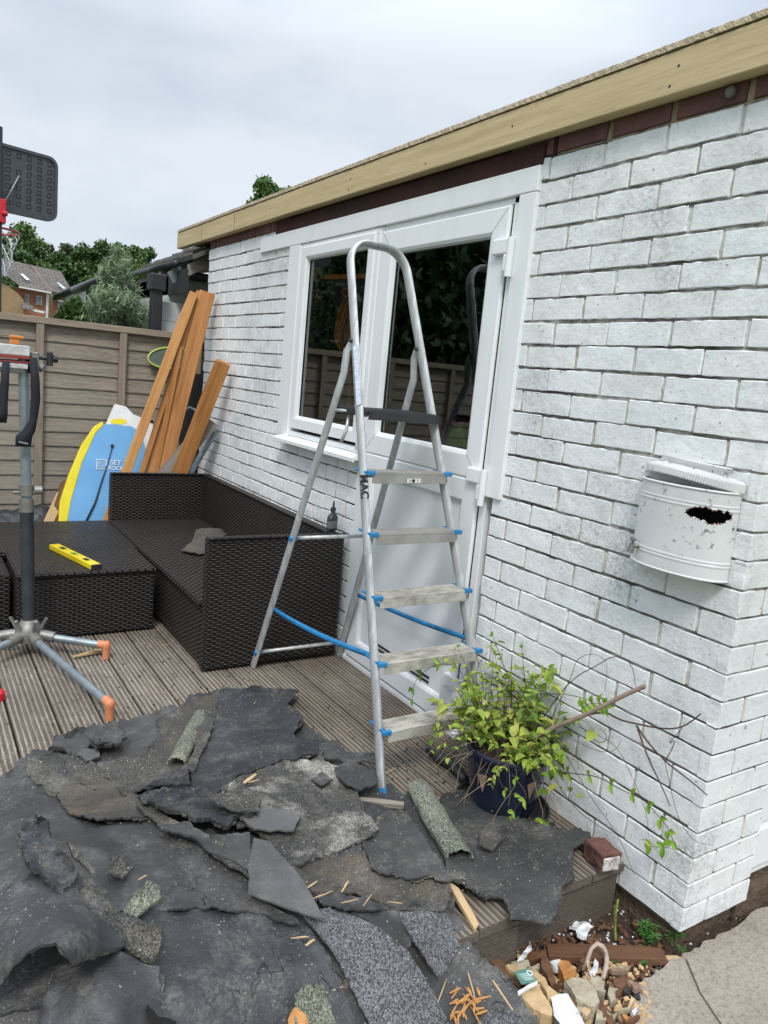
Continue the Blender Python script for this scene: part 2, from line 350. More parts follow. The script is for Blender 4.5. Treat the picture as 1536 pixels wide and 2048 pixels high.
M['blackp']=simple('black_plastic',(.02,.021,.023),(.03,.03,.033),.45,14,.15)
M['fabric']=simple('black_strap_fabric',(.008,.009,.014),(.014,.015,.022),.8,30,.5,220)
M['orangep']=simple('orange_plastic',(.66,.25,.12),(.56,.20,.095),.5,12,.15)
M['orange2']=simple('bright_orange_plastic',(.62,.20,.04),(.50,.15,.025),.5)
M['redp']=simple('red_plastic',(.55,.015,.03),(.45,.01,.02),.35)
M['galv']=simple('galvanised_steel',(.30,.35,.37),(.22,.26,.285),.42,25,.2,80,.5)
M['darksteel']=simple('dark_grey_steel',(.032,.036,.042),(.05,.053,.058),.5,20,.2,80,.2)
M['cast']=simple('cast_metal',(.30,.29,.27),(.2,.195,.18),.5,20,.4,60,.6)
M['metalwhite']=simple('chipped_pale_enamel',(.62,.62,.60),(.42,.41,.40),.45,30,.2)
M['planko']=wood('orange_brown_timber',(.60,.32,.115),(.42,.19,.06),(.16,.06,.02),2.4,.55,.3,True,0)
M['planko2']=wood('red_brown_timber',(.54,.26,.085),(.31,.125,.038),(.10,.035,.013),2.2,.5,.3,True,0)
M['greyplank']=wood('grey_weathered_timber',(.34,.30,.25),(.20,.175,.145),(.1,.09,.075),5,.8,.4,False,0)
M['rawwood']=wood('raw_split_timber',(.60,.44,.25),(.46,.31,.16),(.25,.15,.07),7,.8,.6,False,0)
M['brownwood']=wood('dark_brown_timber',(.17,.085,.048),(.11,.055,.03),None,5,.7,.5,False,0)
M['boardblue']=simple('light_blue_foam',(.13,.36,.66),(.17,.42,.72),.6,5,.25,140)
M['boardyel']=simple('yellow_foam',(.85,.72,.03),(.78,.64,.02),.5)
M['boardwhite']=simple('white_foam',(.8,.8,.78),(.7,.7,.68),.5)
M['lime']=simple('lime_rim',(.42,.56,.10),(.5,.62,.14),.5)
M['greyboard']=simple('grey_green_board',(.13,.16,.13),(.09,.12,.10),.6)
M['whitemark']=simple('white_print',(.72,.78,.82),(.6,.68,.74),.6)
M['yellow']=simple('yellow_enamel',(.80,.62,.01),(.74,.55,.01),.35)
M['can']=None
def canm():
    t=NT('flaking_white_tin'); s=t.noise(48,5,.7); a=t.noise(3.5,3,loc=(1,2,0)); r=t.noise(16,5,.7)
    c=t.mix(t.ramp(t.noise(4,4),[(.4,0),(.7,1)]),(.76,.77,.77),(.64,.65,.64))
    m=t.math('MULTIPLY',t.ramp(s,[(.59,0),(.63,1)]),t.ramp(a,[(.48,0),(.56,1)])); c=t.mix(m,c,(.13,.14,.15))
    return t.out(c,.42,t.bump(s,.2,.002),.1,.5)
M['can']=canm()
M['rust']=simple('rusty_edge',(.25,.08,.05),(.12,.04,.025),.85,50,.5)
M['potglaze']=simple('dark_blue_glaze',(.003,.007,.022),(.005,.011,.032),.16,8,.05,spec=.6)
M['tan']=simple('unglazed_tan_mark',(.28,.19,.13),(.2,.13,.09),.8)
M['soil']=simple('dark_soil',(.045,.030,.020),(.075,.05,.035),.95,18,1,60,dist=.015)
def leafm(name,a,b,c3=None,tr=.25):
    t=NT(name); g=t.n('ShaderNodeNewGeometry'); r=t.ramp(g.outputs['Random Per Island'],[(0,a),(.55,b),(1,c3 or a)])
    cc=t.mix(t.ramp(t.noise(60,3),[(.45,0),(.7,.35)]),r,tuple(x*.6 for x in a))
    t.out(cc,.45,None,0,.4); t.p.inputs['Subsurface Weight'].default_value=0
    td=t.n('ShaderNodeBsdfTranslucent'); t.l(cc,td.inputs[0]); mx=t.n('ShaderNodeMixShader'); mx.inputs[0].default_value=tr
    t.l(t.p.outputs[0],mx.inputs[1]); t.l(td.outputs[0],mx.inputs[2]); t.l(mx.outputs[0],t.o.inputs[0]); return t.m
M['leaf']=leafm('yellow_green_leaf',(.10,.20,.03),(.30,.42,.05),(.50,.52,.12),.3)
M['leafbig']=leafm('fresh_green_leaf',(.16,.32,.03),(.26,.42,.05),(.34,.46,.07),.3)
M['weed']=leafm('weed_leaf',(.05,.15,.03),(.09,.24,.05),(.07,.2,.04),.25)
M['stem']=simple('brown_stem',(.10,.055,.035),(.06,.035,.025),.8)
M['twig']=simple('dark_twig',(.055,.035,.028),(.09,.05,.04),.8)
M['deadgrass']=simple('straw',(.36,.28,.17),(.25,.18,.1),.8)
def treem(name,a,b,c): return leafm(name,a,b,c,.18)
M['tree1']=treem('mid_green_foliage',(.06,.12,.028),(.10,.18,.045),(.15,.24,.06))
M['tree2']=treem('dark_green_foliage',(.04,.085,.022),(.07,.135,.035),(.11,.19,.05))
M['tree3']=treem('yellowish_foliage',(.09,.13,.03),(.13,.17,.04),(.17,.2,.055))
M['treeg']=treem('grey_brown_green_foliage',(.06,.085,.035),(.09,.12,.05),(.12,.145,.065))
M['olive']=treem('silvery_olive_foliage',(.14,.22,.11),(.24,.33,.19),(.38,.46,.32))
M['conifer']=treem('dark_conifer_foliage',(.03,.06,.025),(.05,.09,.035),(.07,.12,.045))
M['bark']=simple('bark',(.10,.075,.05),(.06,.045,.03),.9,10,.8,40,dist=.02)
M['tile']=None
def tile():
    t=NT('grey_brown_roof_tile'); b=t.n('ShaderNodeTexBrick'); b.inputs['Scale'].default_value=1; b.inputs['Brick Width'].default_value=.34; b.inputs['Row Height'].default_value=.27
    b.inputs['Mortar Size'].default_value=.02; b.inputs['Color1'].default_value=(.14,.12,.105,1); b.inputs['Color2'].default_value=(.10,.088,.08,1); b.inputs['Mortar'].default_value=(.03,.027,.025,1)
    t.l(t.tc.outputs['UV'],b.inputs['Vector']); c=t.mix(t.ramp(t.noise(8,5),[(.4,0),(.7,.5)]),b.outputs[0],(.18,.165,.145))
    return t.out(c,.8,t.bump(b.outputs['Fac'],-.6,.03),0,.3)
M['tile']=tile()
def hbrick(name,a,b_,m):
    t=NT(name); b=t.n('ShaderNodeTexBrick'); b.inputs['Scale'].default_value=1; b.inputs['Brick Width'].default_value=.225; b.inputs['Row Height'].default_value=.075
    b.inputs['Mortar Size'].default_value=.01; b.inputs['Color1'].default_value=a+(1,); b.inputs['Color2'].default_value=b_+(1,); b.inputs['Mortar'].default_value=m+(1,)
    t.l(t.tc.outputs['UV'],b.inputs['Vector']); c=t.mix(t.ramp(t.noise(1.2,5),[(.4,0),(.7,.4)]),b.outputs[0],tuple(x*.7 for x in a)); return t.out(c,.85,None,0,.3)
M['hred']=hbrick('orange_red_house_brick',(.50,.15,.09),(.40,.12,.075),(.35,.27,.22))
M['htan']=hbrick('tan_house_brick',(.36,.23,.12),(.30,.185,.095),(.32,.25,.17))
M['hwhite']=simple('white_house_trim',(.75,.75,.73),None,.5)
M['hglass']=simple('dark_house_glass',(.10,.12,.13),(.2,.22,.24),.12,2,0)
M['rooflight']=simple('bright_rooflight',(.55,.6,.64),None,.12)
M['clad']=None
def clad():
    t=NT('pale_grey_cladding'); sx=t.n('ShaderNodeSeparateXYZ'); t.l(t.tc.outputs['Object'],sx.inputs[0])
    f=t.math('FRACT',t.math('DIVIDE',sx.outputs[2],.16)); c=t.mix(t.ramp(f,[(.0,1),(.07,0)]),(.66,.68,.68),(.3,.31,.31))
    c=t.mix(t.ramp(t.noise(4,4),[(.5,0),(.8,.5)]),c,(.3,.3,.29)); return t.out(c,.5,t.bump(f,.4,.01),0,.4)
M['clad']=clad()
M['concrete']=None
def conc():
    t=NT('worn_concrete'); a=t.noise(2.2,5); f=t.noise(60,6,.75); v=t.vor(85)
    c=t.mix(t.ramp(a,[(.35,0),(.65,1)]),(.52,.46,.385),(.38,.335,.28)); c=t.mix(t.ramp(f,[(.5,0),(.68,.6)]),c,(.17,.15,.12))
    pt_=t.noise(150,5,.8,loc=(2,2,0)); c=t.mix(t.ramp(pt_,[(.36,.9),(.45,0)]),c,(.12,.10,.08)); c=t.mix(t.ramp(pt_,[(.56,0),(.66,.8)]),c,(.58,.52,.44)); c=t.mix(t.ramp(t.noise(3.5,5,.6,loc=(3,3,0)),[(.56,0),(.7,.6)]),c,(.16,.17,.10))
    return t.out(c,.88,t.bump(pt_,.7,.006,t.bump(f,.8,.008)),0,.3)
M['concrete']=conc()
M['stone']=simple('yellowish_rubble',(.46,.41,.30),(.32,.28,.20),.9,14,1,70,dist=.008)
M['stone2']=simple('grey_pebble',(.22,.21,.19),(.14,.135,.125),.85,14,.8,60)
M['pvc']=simple('white_plastic_scrap',(.78,.80,.82),(.65,.66,.68),.4,6,.3)
M['rope']=simple('pinkish_fibre_rope',(.55,.45,.38),(.40,.30,.24),.9,60,.8,150)
M['card']=simple('green_printed_card',(.10,.22,.17),(.14,.27,.21),.4,20,.05)
M['grass']=simple('lawn_green',(.05,.09,.025),(.07,.11,.03),.9,3,.5)
M['net']=simple('white_net_cord',(.8,.8,.8),None,.7)
M['bin']=simple('black_polythene',(.015,.016,.018),(.03,.03,.033),.3,6,.8,12,dist=.03)
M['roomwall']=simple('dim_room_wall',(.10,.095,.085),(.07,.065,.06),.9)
M['green_t']=simple('green_plastic',(.20,.5,.06),None,.5)
M['pink_t']=simple('pink_red_plastic',(.5,.06,.08),None,.5)
M['printblack']=simple('black_print',(.01,.01,.01),None,.6)
# ---------------------------------------------------------------- ground
g=MB(); S=600
GZ=-.185
g.add([(-S,-S,GZ-.02),(S,-S,GZ-.02),(S,S,GZ-.02),(-S,S,GZ-.02)],[(0,1,2,3)])
tag(g.build('ground',M['grass']),kind='structure')
g=MB()   # soil strip by the deck end
n=44; m_=30; vs=[];fs=[]
for j in range(m_+1):
    for i in range(n+1):
        x=-2.2+2.6*i/n; y=.35+1.0*j/m_
        z=GZ+.004+.03*max(0,noise.fractal(Vector((x*6,y*6,0)),1,2,4))+.01*noise.noise(Vector((x*30,y*30,1)))
        vs.append((x,y,z))
for j in range(m_):
    for i in range(n): a=j*(n+1)+i; fs.append((a,a+1,a+n+2,a+n+1))
g.add(vs,fs); tag(g.build('soil',M['soil'],smooth=True),kind='structure')
# concrete patio: two slabs with a joint, edge traced along the soil patch
def slabmesh(poly,z,th):
    m=MB(); k=len(poly); m.add([(x,y,z) for x,y in poly]+[(x,y,z-th) for x,y in poly],[tuple(range(k)),tuple(range(2*k-1,k-1,-1))]+[(i,k+i,k+(i+1)%k,(i+1)%k)[::-1] for i in range(k)]); return m
e=[PZ(*q,-.15) for q in ((1180,2200),(1262,2048),(1268,1990),(1300,1955),(1345,1925),(1380,1905),(1440,1872),(1536,1812),(1700,1735))]
ed=[(p.x,p.y) for p in e]
def jag(poly,amp,n,seed):
    r=random.Random(seed); out=[]
    for (a,b) in zip(poly,poly[1:]):
        for i in range(n): t=i/n; out.append((a[0]+(b[0]-a[0])*t+r.uniform(-amp,amp),a[1]+(b[1]-a[1])*t+r.uniform(-amp,amp)))
    out.append(poly[-1]); return out
je=jag(ed,.006,6,3)
poly=je+[(3.0,je[-1][1]),(3.0,-.6),(je[0][0],-.6)]
m=slabmesh(poly[::-1],-.15,.05)
tag(m.build('patio',M['concrete'],bevel=.004),kind='structure')
jp=[PZ(*q,-.148) for q in ((1372,1918),(1400,1985),(1450,2060),(1500,2120))]
m=MB()
for a,b in zip(jp,jp[1:]):
    d=(b-a).normalized(); s=Vector((-d.y,d.x,0))*.0022; m.add([a-s,a+s,b+s,b-s],[(0,1,2,3)])
tag(m.build('patio_joint',M['foundation']),kind='structure')
# ---------------------------------------------------------------- decking
DE=1.256
m=MB(); x=.02; pitch=.148; k=0
gaps=[-.727+pitch*i for i in range(5,-14,-1)]
r=random.Random(4)
for gx in gaps:
    x1=min(gx+pitch-.003,.03); x0=gx+.004
    if x1-x0<.03: continue
    w_=x1-x0; ng=7; prof=[]; mi=[]
    dz=r.uniform(-.0015,.0015)
    prof.append((x0,-.028)); prof.append((x0,-.004+dz)); prof.append((x0+.004,dz))
    gw=.0055; step=(w_-.012)/ng
    for i in range(ng):
        c=x0+.006+step*(i+.5)
        prof+= [(c-gw,dz),(c-gw*.55,dz-.0045),(c+gw*.55,dz-.0045),(c+gw,dz)]
    prof+= [(x1-.004,dz),(x1,-.004+dz),(x1,-.028)]
    ye=DE+r.uniform(-.004,.004)-(.035 if gx<-.5 else 0)
    ys=[ye,5.6]; vs=[(px_,yy,pz_) for yy in ys for px_,pz_ in prof]; kk=len(prof)
    for i in range(kk-1):
        gr=prof[i][1]<dz-.001 or prof[i+1][1]<dz-.001
        m.add([vs[i],vs[i+1],vs[kk+i+1],vs[kk+i]],[(0,1,2,3)],1 if gr else 0)
    m.add([vs[i] for i in range(kk)],[tuple(range(kk))],1)
deck=thing('timber_deck','weathered grooved timber decking in front of the white brick wall','deck',(-1,3,-.15),kind='structure')
m.build('deck_boards',[M['deck'],M['deckgroove']],deck)
m=MB()
def ridged(m,x0,x1,y,z0,z1,th=.03):
    nr=14; pr=[]
    for i in range(nr):
        z=z1-(z1-z0)*i/nr; h=(z1-z0)/nr
        pr+= [(y,z),(y,z-h*.6),(y+.004,z-h*.7),(y+.004,z-h*.95)]
    pr.append((y,z0)); 
    for a,b in zip(pr,pr[1:]): m.add([(x0,a[0],a[1]),(x1,a[0],a[1]),(x1,b[0],b[1]),(x0,b[0],b[1])],[(0,1,2,3)],0)
    m.add([(x0,y,z0),(x0,y,z1),(x0,y+th,z1),(x0,y+th,z0)],[(0,1,2,3)]); m.add([(x1,y,z0),(x1,y,z1),(x1,y+th,z1),(x1,y+th,z0)],[(3,2,1,0)])
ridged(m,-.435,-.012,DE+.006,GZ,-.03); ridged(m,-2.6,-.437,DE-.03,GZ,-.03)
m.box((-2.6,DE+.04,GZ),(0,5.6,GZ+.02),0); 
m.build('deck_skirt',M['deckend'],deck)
# ---------------------------------------------------------------- white brick building
bld=thing('brick_outbuilding','single storey outbuilding of white painted brick under a new pale timber roof edge','building',(0,1.05,-.09))
CZ=-.087; YC=1.047; YE=5.214
def rbrick(m,o,u,n,L_,H_,D_,seed,amp=.0016,nu=10,nv=4,e=.003,mi=0):
    """brick with worn rounded arrises: o = lower corner on the face, u = along, n = outward"""
    o=Vector(o);u=Vector(u);n=Vector(n); us=[0,e*.6]+[e*.6+(L_-1.2*e)*i/nu for i in range(1,nu)]+[L_-e*.6,L_]; zs=[0,e*.6]+[e*.6+(H_-1.2*e)*i/nv for i in range(1,nv)]+[H_-e*.6,H_]
    a=len(us);b=len(zs); vs=[];fs=[]
    for j,z in enumerate(zs):
        for i,t in enumerate(us):
            p=o+u*t+Vector((0,0,z)); d=amp*noise.fractal((p+Vector((seed*.37,seed*.11,0)))*22,1,2,3)
            edge=(i in(0,a-1))or(j in(0,b-1)); 
            if edge: d-=e*.7+abs(noise.noise(p*45))*.002
            
            if (i in(0,a-1)) : p+=u*(noise.noise(p*60)*.0035+noise.noise(p*160)*.0015)
            if (j in(0,b-1)) : p.z+=noise.noise(p*38+Vector((9,0,0)))*.0032+noise.noise(p*150)*.0014
            vs.append(p+n*d)
    for j in range(b-1):
        for i in range(a-1): q=j*a+i; fs.append((q,q+1,q+a+1,q+a))
    k0=len(vs); per=[i for i in range(a)]+[j*a+a-1 for j in range(1,b)]+[(b-1)*a+i for i in range(a-2,-1,-1)]+[j*a for j in range(b-2,0,-1)]
    for q in per: vs.append(vs[q]-n*D_)
    K=len(per)
    for i in range(K): fs.append((per[i],k0+i,k0+(i+1)%K,per[(i+1)%K]))
    m.add(vs,fs,mi)
OPEN=[(2.03,3.79,.965,2.07),(2.03,2.96,-.1,2.07)]
m=MB(); rb=random.Random(11); BH=.0685
def seg_clip(y0,y1,z):
    segs=[(y0,y1)]
    for (a,b,c,d) in OPEN:
        if z+.033>c and z+.033<d:
            ns=[]
            for s,e_ in segs:
                if e_<=a or s>=b: ns.append((s,e_)); continue
                if s<a: ns.append((s,a))
                if e_>b: ns.append((b,e_))
            segs=ns
    return [q for q in segs if q[1]-q[0]>.02]
for c in range(29):
    z=CZ+.075*c+.0045; odd=c%2
    ys=YC+ (.1125 if odd else 0)
    if odd: rbrick(m,(0,YC,z),(0,1,0),(-1,0,0),.1045,BH,.02,c*13,nu=3)
    y=ys; first=True
    while y<YE-.01:
        Lb=.2175; 
        yb=min(y+Lb,YE)
        for s,e_ in seg_clip(y,yb,z):
            dp=rb.uniform(-.002,.002)
            if s==YC: rbrick_len=.1025; 
            rbrick(m,(-dp,s+rb.uniform(-.0005,.0045),z+rb.uniform(-.0015,.0025)),(0,1,0),(-1,0,0),e_-s-rb.uniform(0,.005),BH-rb.uniform(0,.003),.03 if s>YC else .012,c*31+y*7)
        y+=.225
for c in range(29):
    z=CZ+.075*c+.0045; odd=c%2; x=0 if odd else 0
    # return wall: header end on even courses, stretcher on odd ones
    xs=[(0,.1025),(.1125,.31)] if not odd else [(0,.2155),(.2255,.31)]
    for (a,b) in xs: rbrick(m,(a,YC+rb.uniform(-.001,.001),z),(1,0,0),(0,-1,0),b-a,BH,.03,c*17+a*5,nu=4)
wall=m.build('wall',M['brick'],bld,smooth=24)
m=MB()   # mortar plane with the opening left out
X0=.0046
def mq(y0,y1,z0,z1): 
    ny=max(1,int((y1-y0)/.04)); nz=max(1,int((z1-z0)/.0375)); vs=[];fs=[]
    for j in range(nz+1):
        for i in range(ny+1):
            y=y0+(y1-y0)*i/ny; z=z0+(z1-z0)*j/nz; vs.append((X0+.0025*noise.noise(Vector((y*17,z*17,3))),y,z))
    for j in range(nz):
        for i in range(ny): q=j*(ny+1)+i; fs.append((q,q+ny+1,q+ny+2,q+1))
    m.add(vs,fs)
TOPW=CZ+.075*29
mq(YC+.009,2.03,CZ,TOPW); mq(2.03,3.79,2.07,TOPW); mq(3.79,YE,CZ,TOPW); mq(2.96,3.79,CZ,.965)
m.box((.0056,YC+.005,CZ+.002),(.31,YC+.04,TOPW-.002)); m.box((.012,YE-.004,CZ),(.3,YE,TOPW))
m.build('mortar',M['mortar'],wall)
m=MB(); m.box((.02,YC+.03,-.3),(.30,YE-.01,CZ-.001)); m.box((.3,YC+.02,-.3),(2.5,YC+.3,CZ+.01)); 
bm_=m.build('foundation',M['foundation'],bld)
sub=bm_.modifiers.new('s','SUBSURF'); sub.subdivision_type='SIMPLE'; sub.levels=4; sub.render_levels=4
dm=bm_.modifiers.new('d','DISPLACE'); tx=bpy.data.textures.new('clouds','CLOUDS'); tx.noise_scale=.06; dm.texture=tx; dm.strength=.02; dm.texture_coords='GLOBAL'
# red brick course and lintel
m=MB()
y=YC
for i in range(19):
    y1=min(y+.204,YE)
    if y1>YC+.02 and not(2.0<y and y1<4.12): rbrick(m,(.004,max(y,YC),TOPW+.008),(0,1,0),(-1,0,0),y1-max(y,YC),BH+.002,.03,i)
    y+=.225
red=m.build('exposed_red_course',M['redbrick'],bld,smooth=50)
m=MB(); m.box((.011,YC+.005,TOPW-.004),(.05,YE-.002,TOPW+.19)); m.build('tan_mortar_bed',M['redmortar'],red)
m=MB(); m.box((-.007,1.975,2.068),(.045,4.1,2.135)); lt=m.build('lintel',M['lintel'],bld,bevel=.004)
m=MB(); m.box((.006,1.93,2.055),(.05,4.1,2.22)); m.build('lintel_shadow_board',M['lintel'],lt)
# roof edge: fascia with a slight bow, chipboard deck on top
def bar_y(name,xs,zs,y0,y1,mat,parent,bow=0,rag=0,n=40,bevel=.003):
    m=MB(); vs=[];fs=[]; rr=random.Random(2)
    for i in range(n+1):
        t=i/n; y=y0+(y1-y0)*t; b=bow*math.sin(math.pi*t)
        for (x,z) in ((xs[0],zs[0]),(xs[1],zs[0]),(xs[1],zs[1]),(xs[0],zs[1])):
            vs.append((x+(rr.uniform(-rag,rag) if x==xs[0] else 0),y,z+b+(rr.uniform(-rag,rag)*.4)))
    for i in range(n):
        for k in range(4): fs.append((i*4+k,i*4+(k+1)%4,(i+1)*4+(k+1)%4,(i+1)*4+k))
    fs+=[(3,2,1,0),(n*4,n*4+1,n*4+2,n*4+3)]
    m.add([(a,b_,c) for a,b_,c in vs],[f[::-1] for f in fs]); return m.build(name,mat,parent,bevel=bevel)
fb_=bar_y('fascia_board',(-.048,-.002),(2.139,2.248),.2,5.80,M['fascia'],bld,bow=.005)
for i_,(yy,zz0) in enumerate(((1.45,2.21),(1.47,2.165),(2.1,2.2),(2.6,2.17),(3.2,2.21),(3.21,2.165),(4.1,2.2),(4.7,2.18))):
    m=MB(); m.lathe([(0,0),(.004,0),(.0035,.0012),(0,.0015)],n=8,M=Matrix.Translation((-.048,yy,zz0))@Matrix.Rotation(R(-90),4,'Y')); m.build('nail_head',M['blackp'],fb_)
m=MB(); m.box((-.0488,4.64,2.142),(-.047,4.643,2.248)); m.box((-.0488,5.25,2.142),(-.047,5.252,2.248)); m.build('butt_joint',M['brownwood'],fb_)
bar_y('roof_board',(-.052,1.2),(2.252,2.268),.2,5.79,M['chip'],bld,bow=.005,rag=.0018,n=400,bevel=0)
m=MB(); m.box((.05,.2,2.17),(2.6,5.75,2.249)); m.build('roof_joists',M['fascia'],bld)
mm=MB(); mm.lathe([(0,.0),(.014,0),(.014,.01),(.006,.016),(0,.016)],n=8,M=Matrix.Translation((-.002,1.31,2.122))@Matrix.Rotation(R(-90),4,'Y')); mm.build('plug',M['stone2'],red,smooth=40)
# --- window and door unit
def ring(m,y0,y1,z0,z1,prof,mi=0):
    rs=[]
    for d,x in prof: rs.append([(x,y0+d,z0+d),(x,y1-d,z0+d),(x,y1-d,z1-d),(x,y0+d,z1-d)])
    vs=[p for r_ in rs for p in r_]; fs=[]
    for i in range(len(prof)-1):
        for k in range(4): fs.append((i*4+k,i*4+(k+1)%4,(i+1)*4+(k+1)%4,(i+1)*4+k)[::-1])
    m.add(vs,fs,mi)
trim=MB()
trim.box((-.014,1.978,1.985),(.012,4.29,2.066)); trim.box((-.013,1.98,.95),(.012,2.063,1.984)); trim.box((-.013,3.75,.975),(.012,3.885,1.984))
trim.build('surround_trim',M['upvc'],bld,bevel=.003)
win=thing_win=None
m=MB(); ring(m,2.955,3.752,.985,1.984,[(0,.012),(0,-.004),(.004,-.008),(.022,-.008),(.026,-.002),(.026,.05)])
winp=m.build('window',M['upvc'],bld)
m=MB(); ring(m,2.985,3.722,1.03,1.965,[(0,.03),(0,-.012),(.006,-.018),(.05,-.018),(.062,-.012),(.068,.004),(.068,.03)])
m.build('casement_frame',M['upvc'],winp)
m=MB(); ring(m,3.046,3.662,1.09,1.905,[(0,.004),(.008,.0035),(.008,.02)]); m.build('seal',M['gasket'],winp)
m=MB(); m.add([(.008,3.05,1.094),(.008,3.658,1.094),(.008,3.658,1.90),(.008,3.05,1.90)],[(3,2,1,0)]); m.build('pane',M['glass'],winp)
m=MB(); vs=[]; 
prof=[(.01,.985),(-.05,.978),(-.072,.968),(-.072,.952),(-.060,.948),(-.058,.958),(.01,.962)]
for y in (2.925,3.80):
    for a,b in prof: vs.append((a,y,b))
K=len(prof); m.add(vs,[(i,(i+1)%K,K+(i+1)%K,K+i)[::-1] for i in range(K)]+[tuple(range(K)),tuple(range(2*K-1,K-1,-1))]); m.build('sill',M['upvc'],winp)
m=MB(); m.box((-.004,2.935,.02),(.05,2.982,1.984)); m.box((0,2.063,.0),(.05,2.098,1.984)); m.box((0,2.063,1.962),(.05,2.935,1.984)); m.box((-.012,2.063,.0),(.06,2.96,.022))
m.build('door_frame',M['upvc'],bld,bevel=.003)
door=None
m=MB(); P=[(0,.04),(0,-.008),(.006,-.014),(.082,-.014),(.094,-.008),(.10,.006),(.10,.03)]
ring(m,2.102,2.93,1.0,1.958,P); ring(m,2.102,2.93,.03,.999,P[:4]+[(.092,-.008),(.098,.002),(.098,.03)])
door=m.build('door',M['upvc'],bld)
m=MB(); ring(m,2.198,2.834,1.096,1.862,[(0,.006),(.008,.0055),(.008,.02)]); m.build('seal',M['gasket'],door)
m=MB(); m.add([(.010,2.2,1.1),(.010,2.832,1.1),(.010,2.832,1.86),(.010,2.2,1.86)],[(3,2,1,0)]); m.build('pane',M['glass'],door)
m=MB(); m.box((.0005,2.205,.13),(.02,2.827,.90)); ring(m,2.26,2.77,.19,.80,[(0,-.001),(.01,-.006),(.02,.000),(.03,-.0035)]); m.add([(-.0035,2.29,.22),(-.0035,2.74,.22),(-.0035,2.74,.77),(-.0035,2.29,.77)],[(3,2,1,0)])
m=MB(); m.box((.0005,2.2,.127),(.02,2.832,.902)); m.build('lower_panel',M['upvc'],door,bevel=.002)
m=MB()
for zz in (.145,.165): m.box((-.004,2.28,zz-.004),(.001,2.70,zz+.004))
m.box((-.001,2.098,.03),(.004,2.1035,1.96)); m.box((-.001,2.929,.03),(.004,2.9345,1.96)); 
m.build('gap_line',M['gasket'],door)
for (ya,za,yb,zb_) in ((2.108,1.952,2.192,1.868),(2.924,1.952,2.840,1.868),(2.108,1.006,2.192,1.09),(2.924,1.006,2.84,1.09)):
    m=MB(); m.tube([(-.0142,ya,za),(-.0142,yb,zb_)],.0007,4); m.build('mitre_joint',M['gasket'],door)
for zz in (1.79,.99,.19):
    m=MB(); m.box((-.032,2.065,zz+.0),(-.012,2.155,zz+.055)); m.box((-.034,2.062,zz-.06),(-.006,2.09,zz+.0))
    h=m.build('hinge',M['upvc'],door,bevel=.006)
    m=MB(); m.tube([(-.024,2.064,zz-.075),(-.024,2.064,zz+.055)],.013,10); m.build('hinge_pin',M['upvc'],door,smooth=40)
m=MB()  # pull handle
m.tube([(-.02,2.93,1.0),(-.05,2.93,1.01),(-.05,2.93,1.09),(-.02,2.93,1.10)],.008,8); m.build('handle',M['upvc'],door,smooth=True)
# interior
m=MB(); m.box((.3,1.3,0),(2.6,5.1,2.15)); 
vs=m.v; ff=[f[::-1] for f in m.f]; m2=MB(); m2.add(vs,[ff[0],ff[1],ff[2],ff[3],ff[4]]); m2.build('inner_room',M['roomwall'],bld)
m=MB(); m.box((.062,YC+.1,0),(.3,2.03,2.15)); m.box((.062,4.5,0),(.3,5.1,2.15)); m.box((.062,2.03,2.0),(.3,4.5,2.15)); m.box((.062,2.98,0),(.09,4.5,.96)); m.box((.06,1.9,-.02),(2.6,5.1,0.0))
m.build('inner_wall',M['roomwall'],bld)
# a garden vacuum and orange cable hanging inside, seen through the panes
XI=.09
gv=thing('garden_vacuum','black garden vacuum bag with an orange rim hanging inside the window','garden vacuum',tuple(PX(690,620,XI)))
def ipoly(nm,q,mat,parent,x=XI,th=.04,bevel=.004):
    ps=[PX(a,b,x) for a,b in q]; k=len(ps); m=MB(); m.add(ps+[p+Vector((th,0,0)) for p in ps],[tuple(range(k)),tuple(range(2*k-1,k-1,-1))]+[(i,k+i,k+(i+1)%k,(i+1)%k) for i in range(k)]); return m.build(nm,mat,parent,bevel=bevel)
ipoly('rim',[(641,549),(738,547),(738,557),(643,559)],M['orange2'],gv,XI,.12)
ipoly('bag',[(647,560),(736,558),(724,610),(716,660),(708,695),(690,705),(668,690),(672,640),(664,600)],M['blackp'],gv,XI+.01,.08)
ipoly('wheel_guard',[(672,640),(690,650),(700,680),(698,712),(688,690),(676,668)],simple('tan_plastic',(.35,.22,.16),None,.5),gv,XI-.03,.01)
m=MB(); cc_=[(700,586),(690,608),(681,640),(676,672),(684,694),(696,700),(702,670),(704,630)]
for k in range(5):
    pts=[PX(x+(k-2)*3.2*(1 if y>600 else .4),y+((k*7)%5)*3,XI-.05-.006*k) for x,y in cc_]; m.tube(pts,.0055,6,closed=True)
m.tube([PX(700,590,XI-.05),PX(694,575,XI-.05),PX(684,582,XI-.05),PX(690,594,XI-.05)],.006,6,closed=True); m.tube([PX(703,690,XI-.06),PX(700,750,XI-.06),PX(697,850,XI-.06)],.0055,6)
tag(m.build('orange_cable',M['orange2'],smooth=True),'coiled orange extension cable hanging inside the left window','cable')
def tub(nm,label,cat,q,x,mat):
    ps=[PX(a,b,x) for a,b in q]; o=ipoly(nm,q,mat,None,x,.12,.02); tag(o,label,cat)
tub('plastic_tub','lime green plastic tub low behind the right door glass','tub',[(905,852),(922,850),(945,925),(880,925),(888,880)],.30,M['green_t'])
tub('plastic_cone','red plastic cone low behind the door glass beside a green tub','cone',[(858,835),(876,835),(892,900),(836,900),(848,850)],.34,M['pink_t'])
tub('plastic_cone','small red plastic cone top behind the lime green tub','cone',[(915,838),(926,838),(936,905),(900,905)],.46,M['pink_t'])
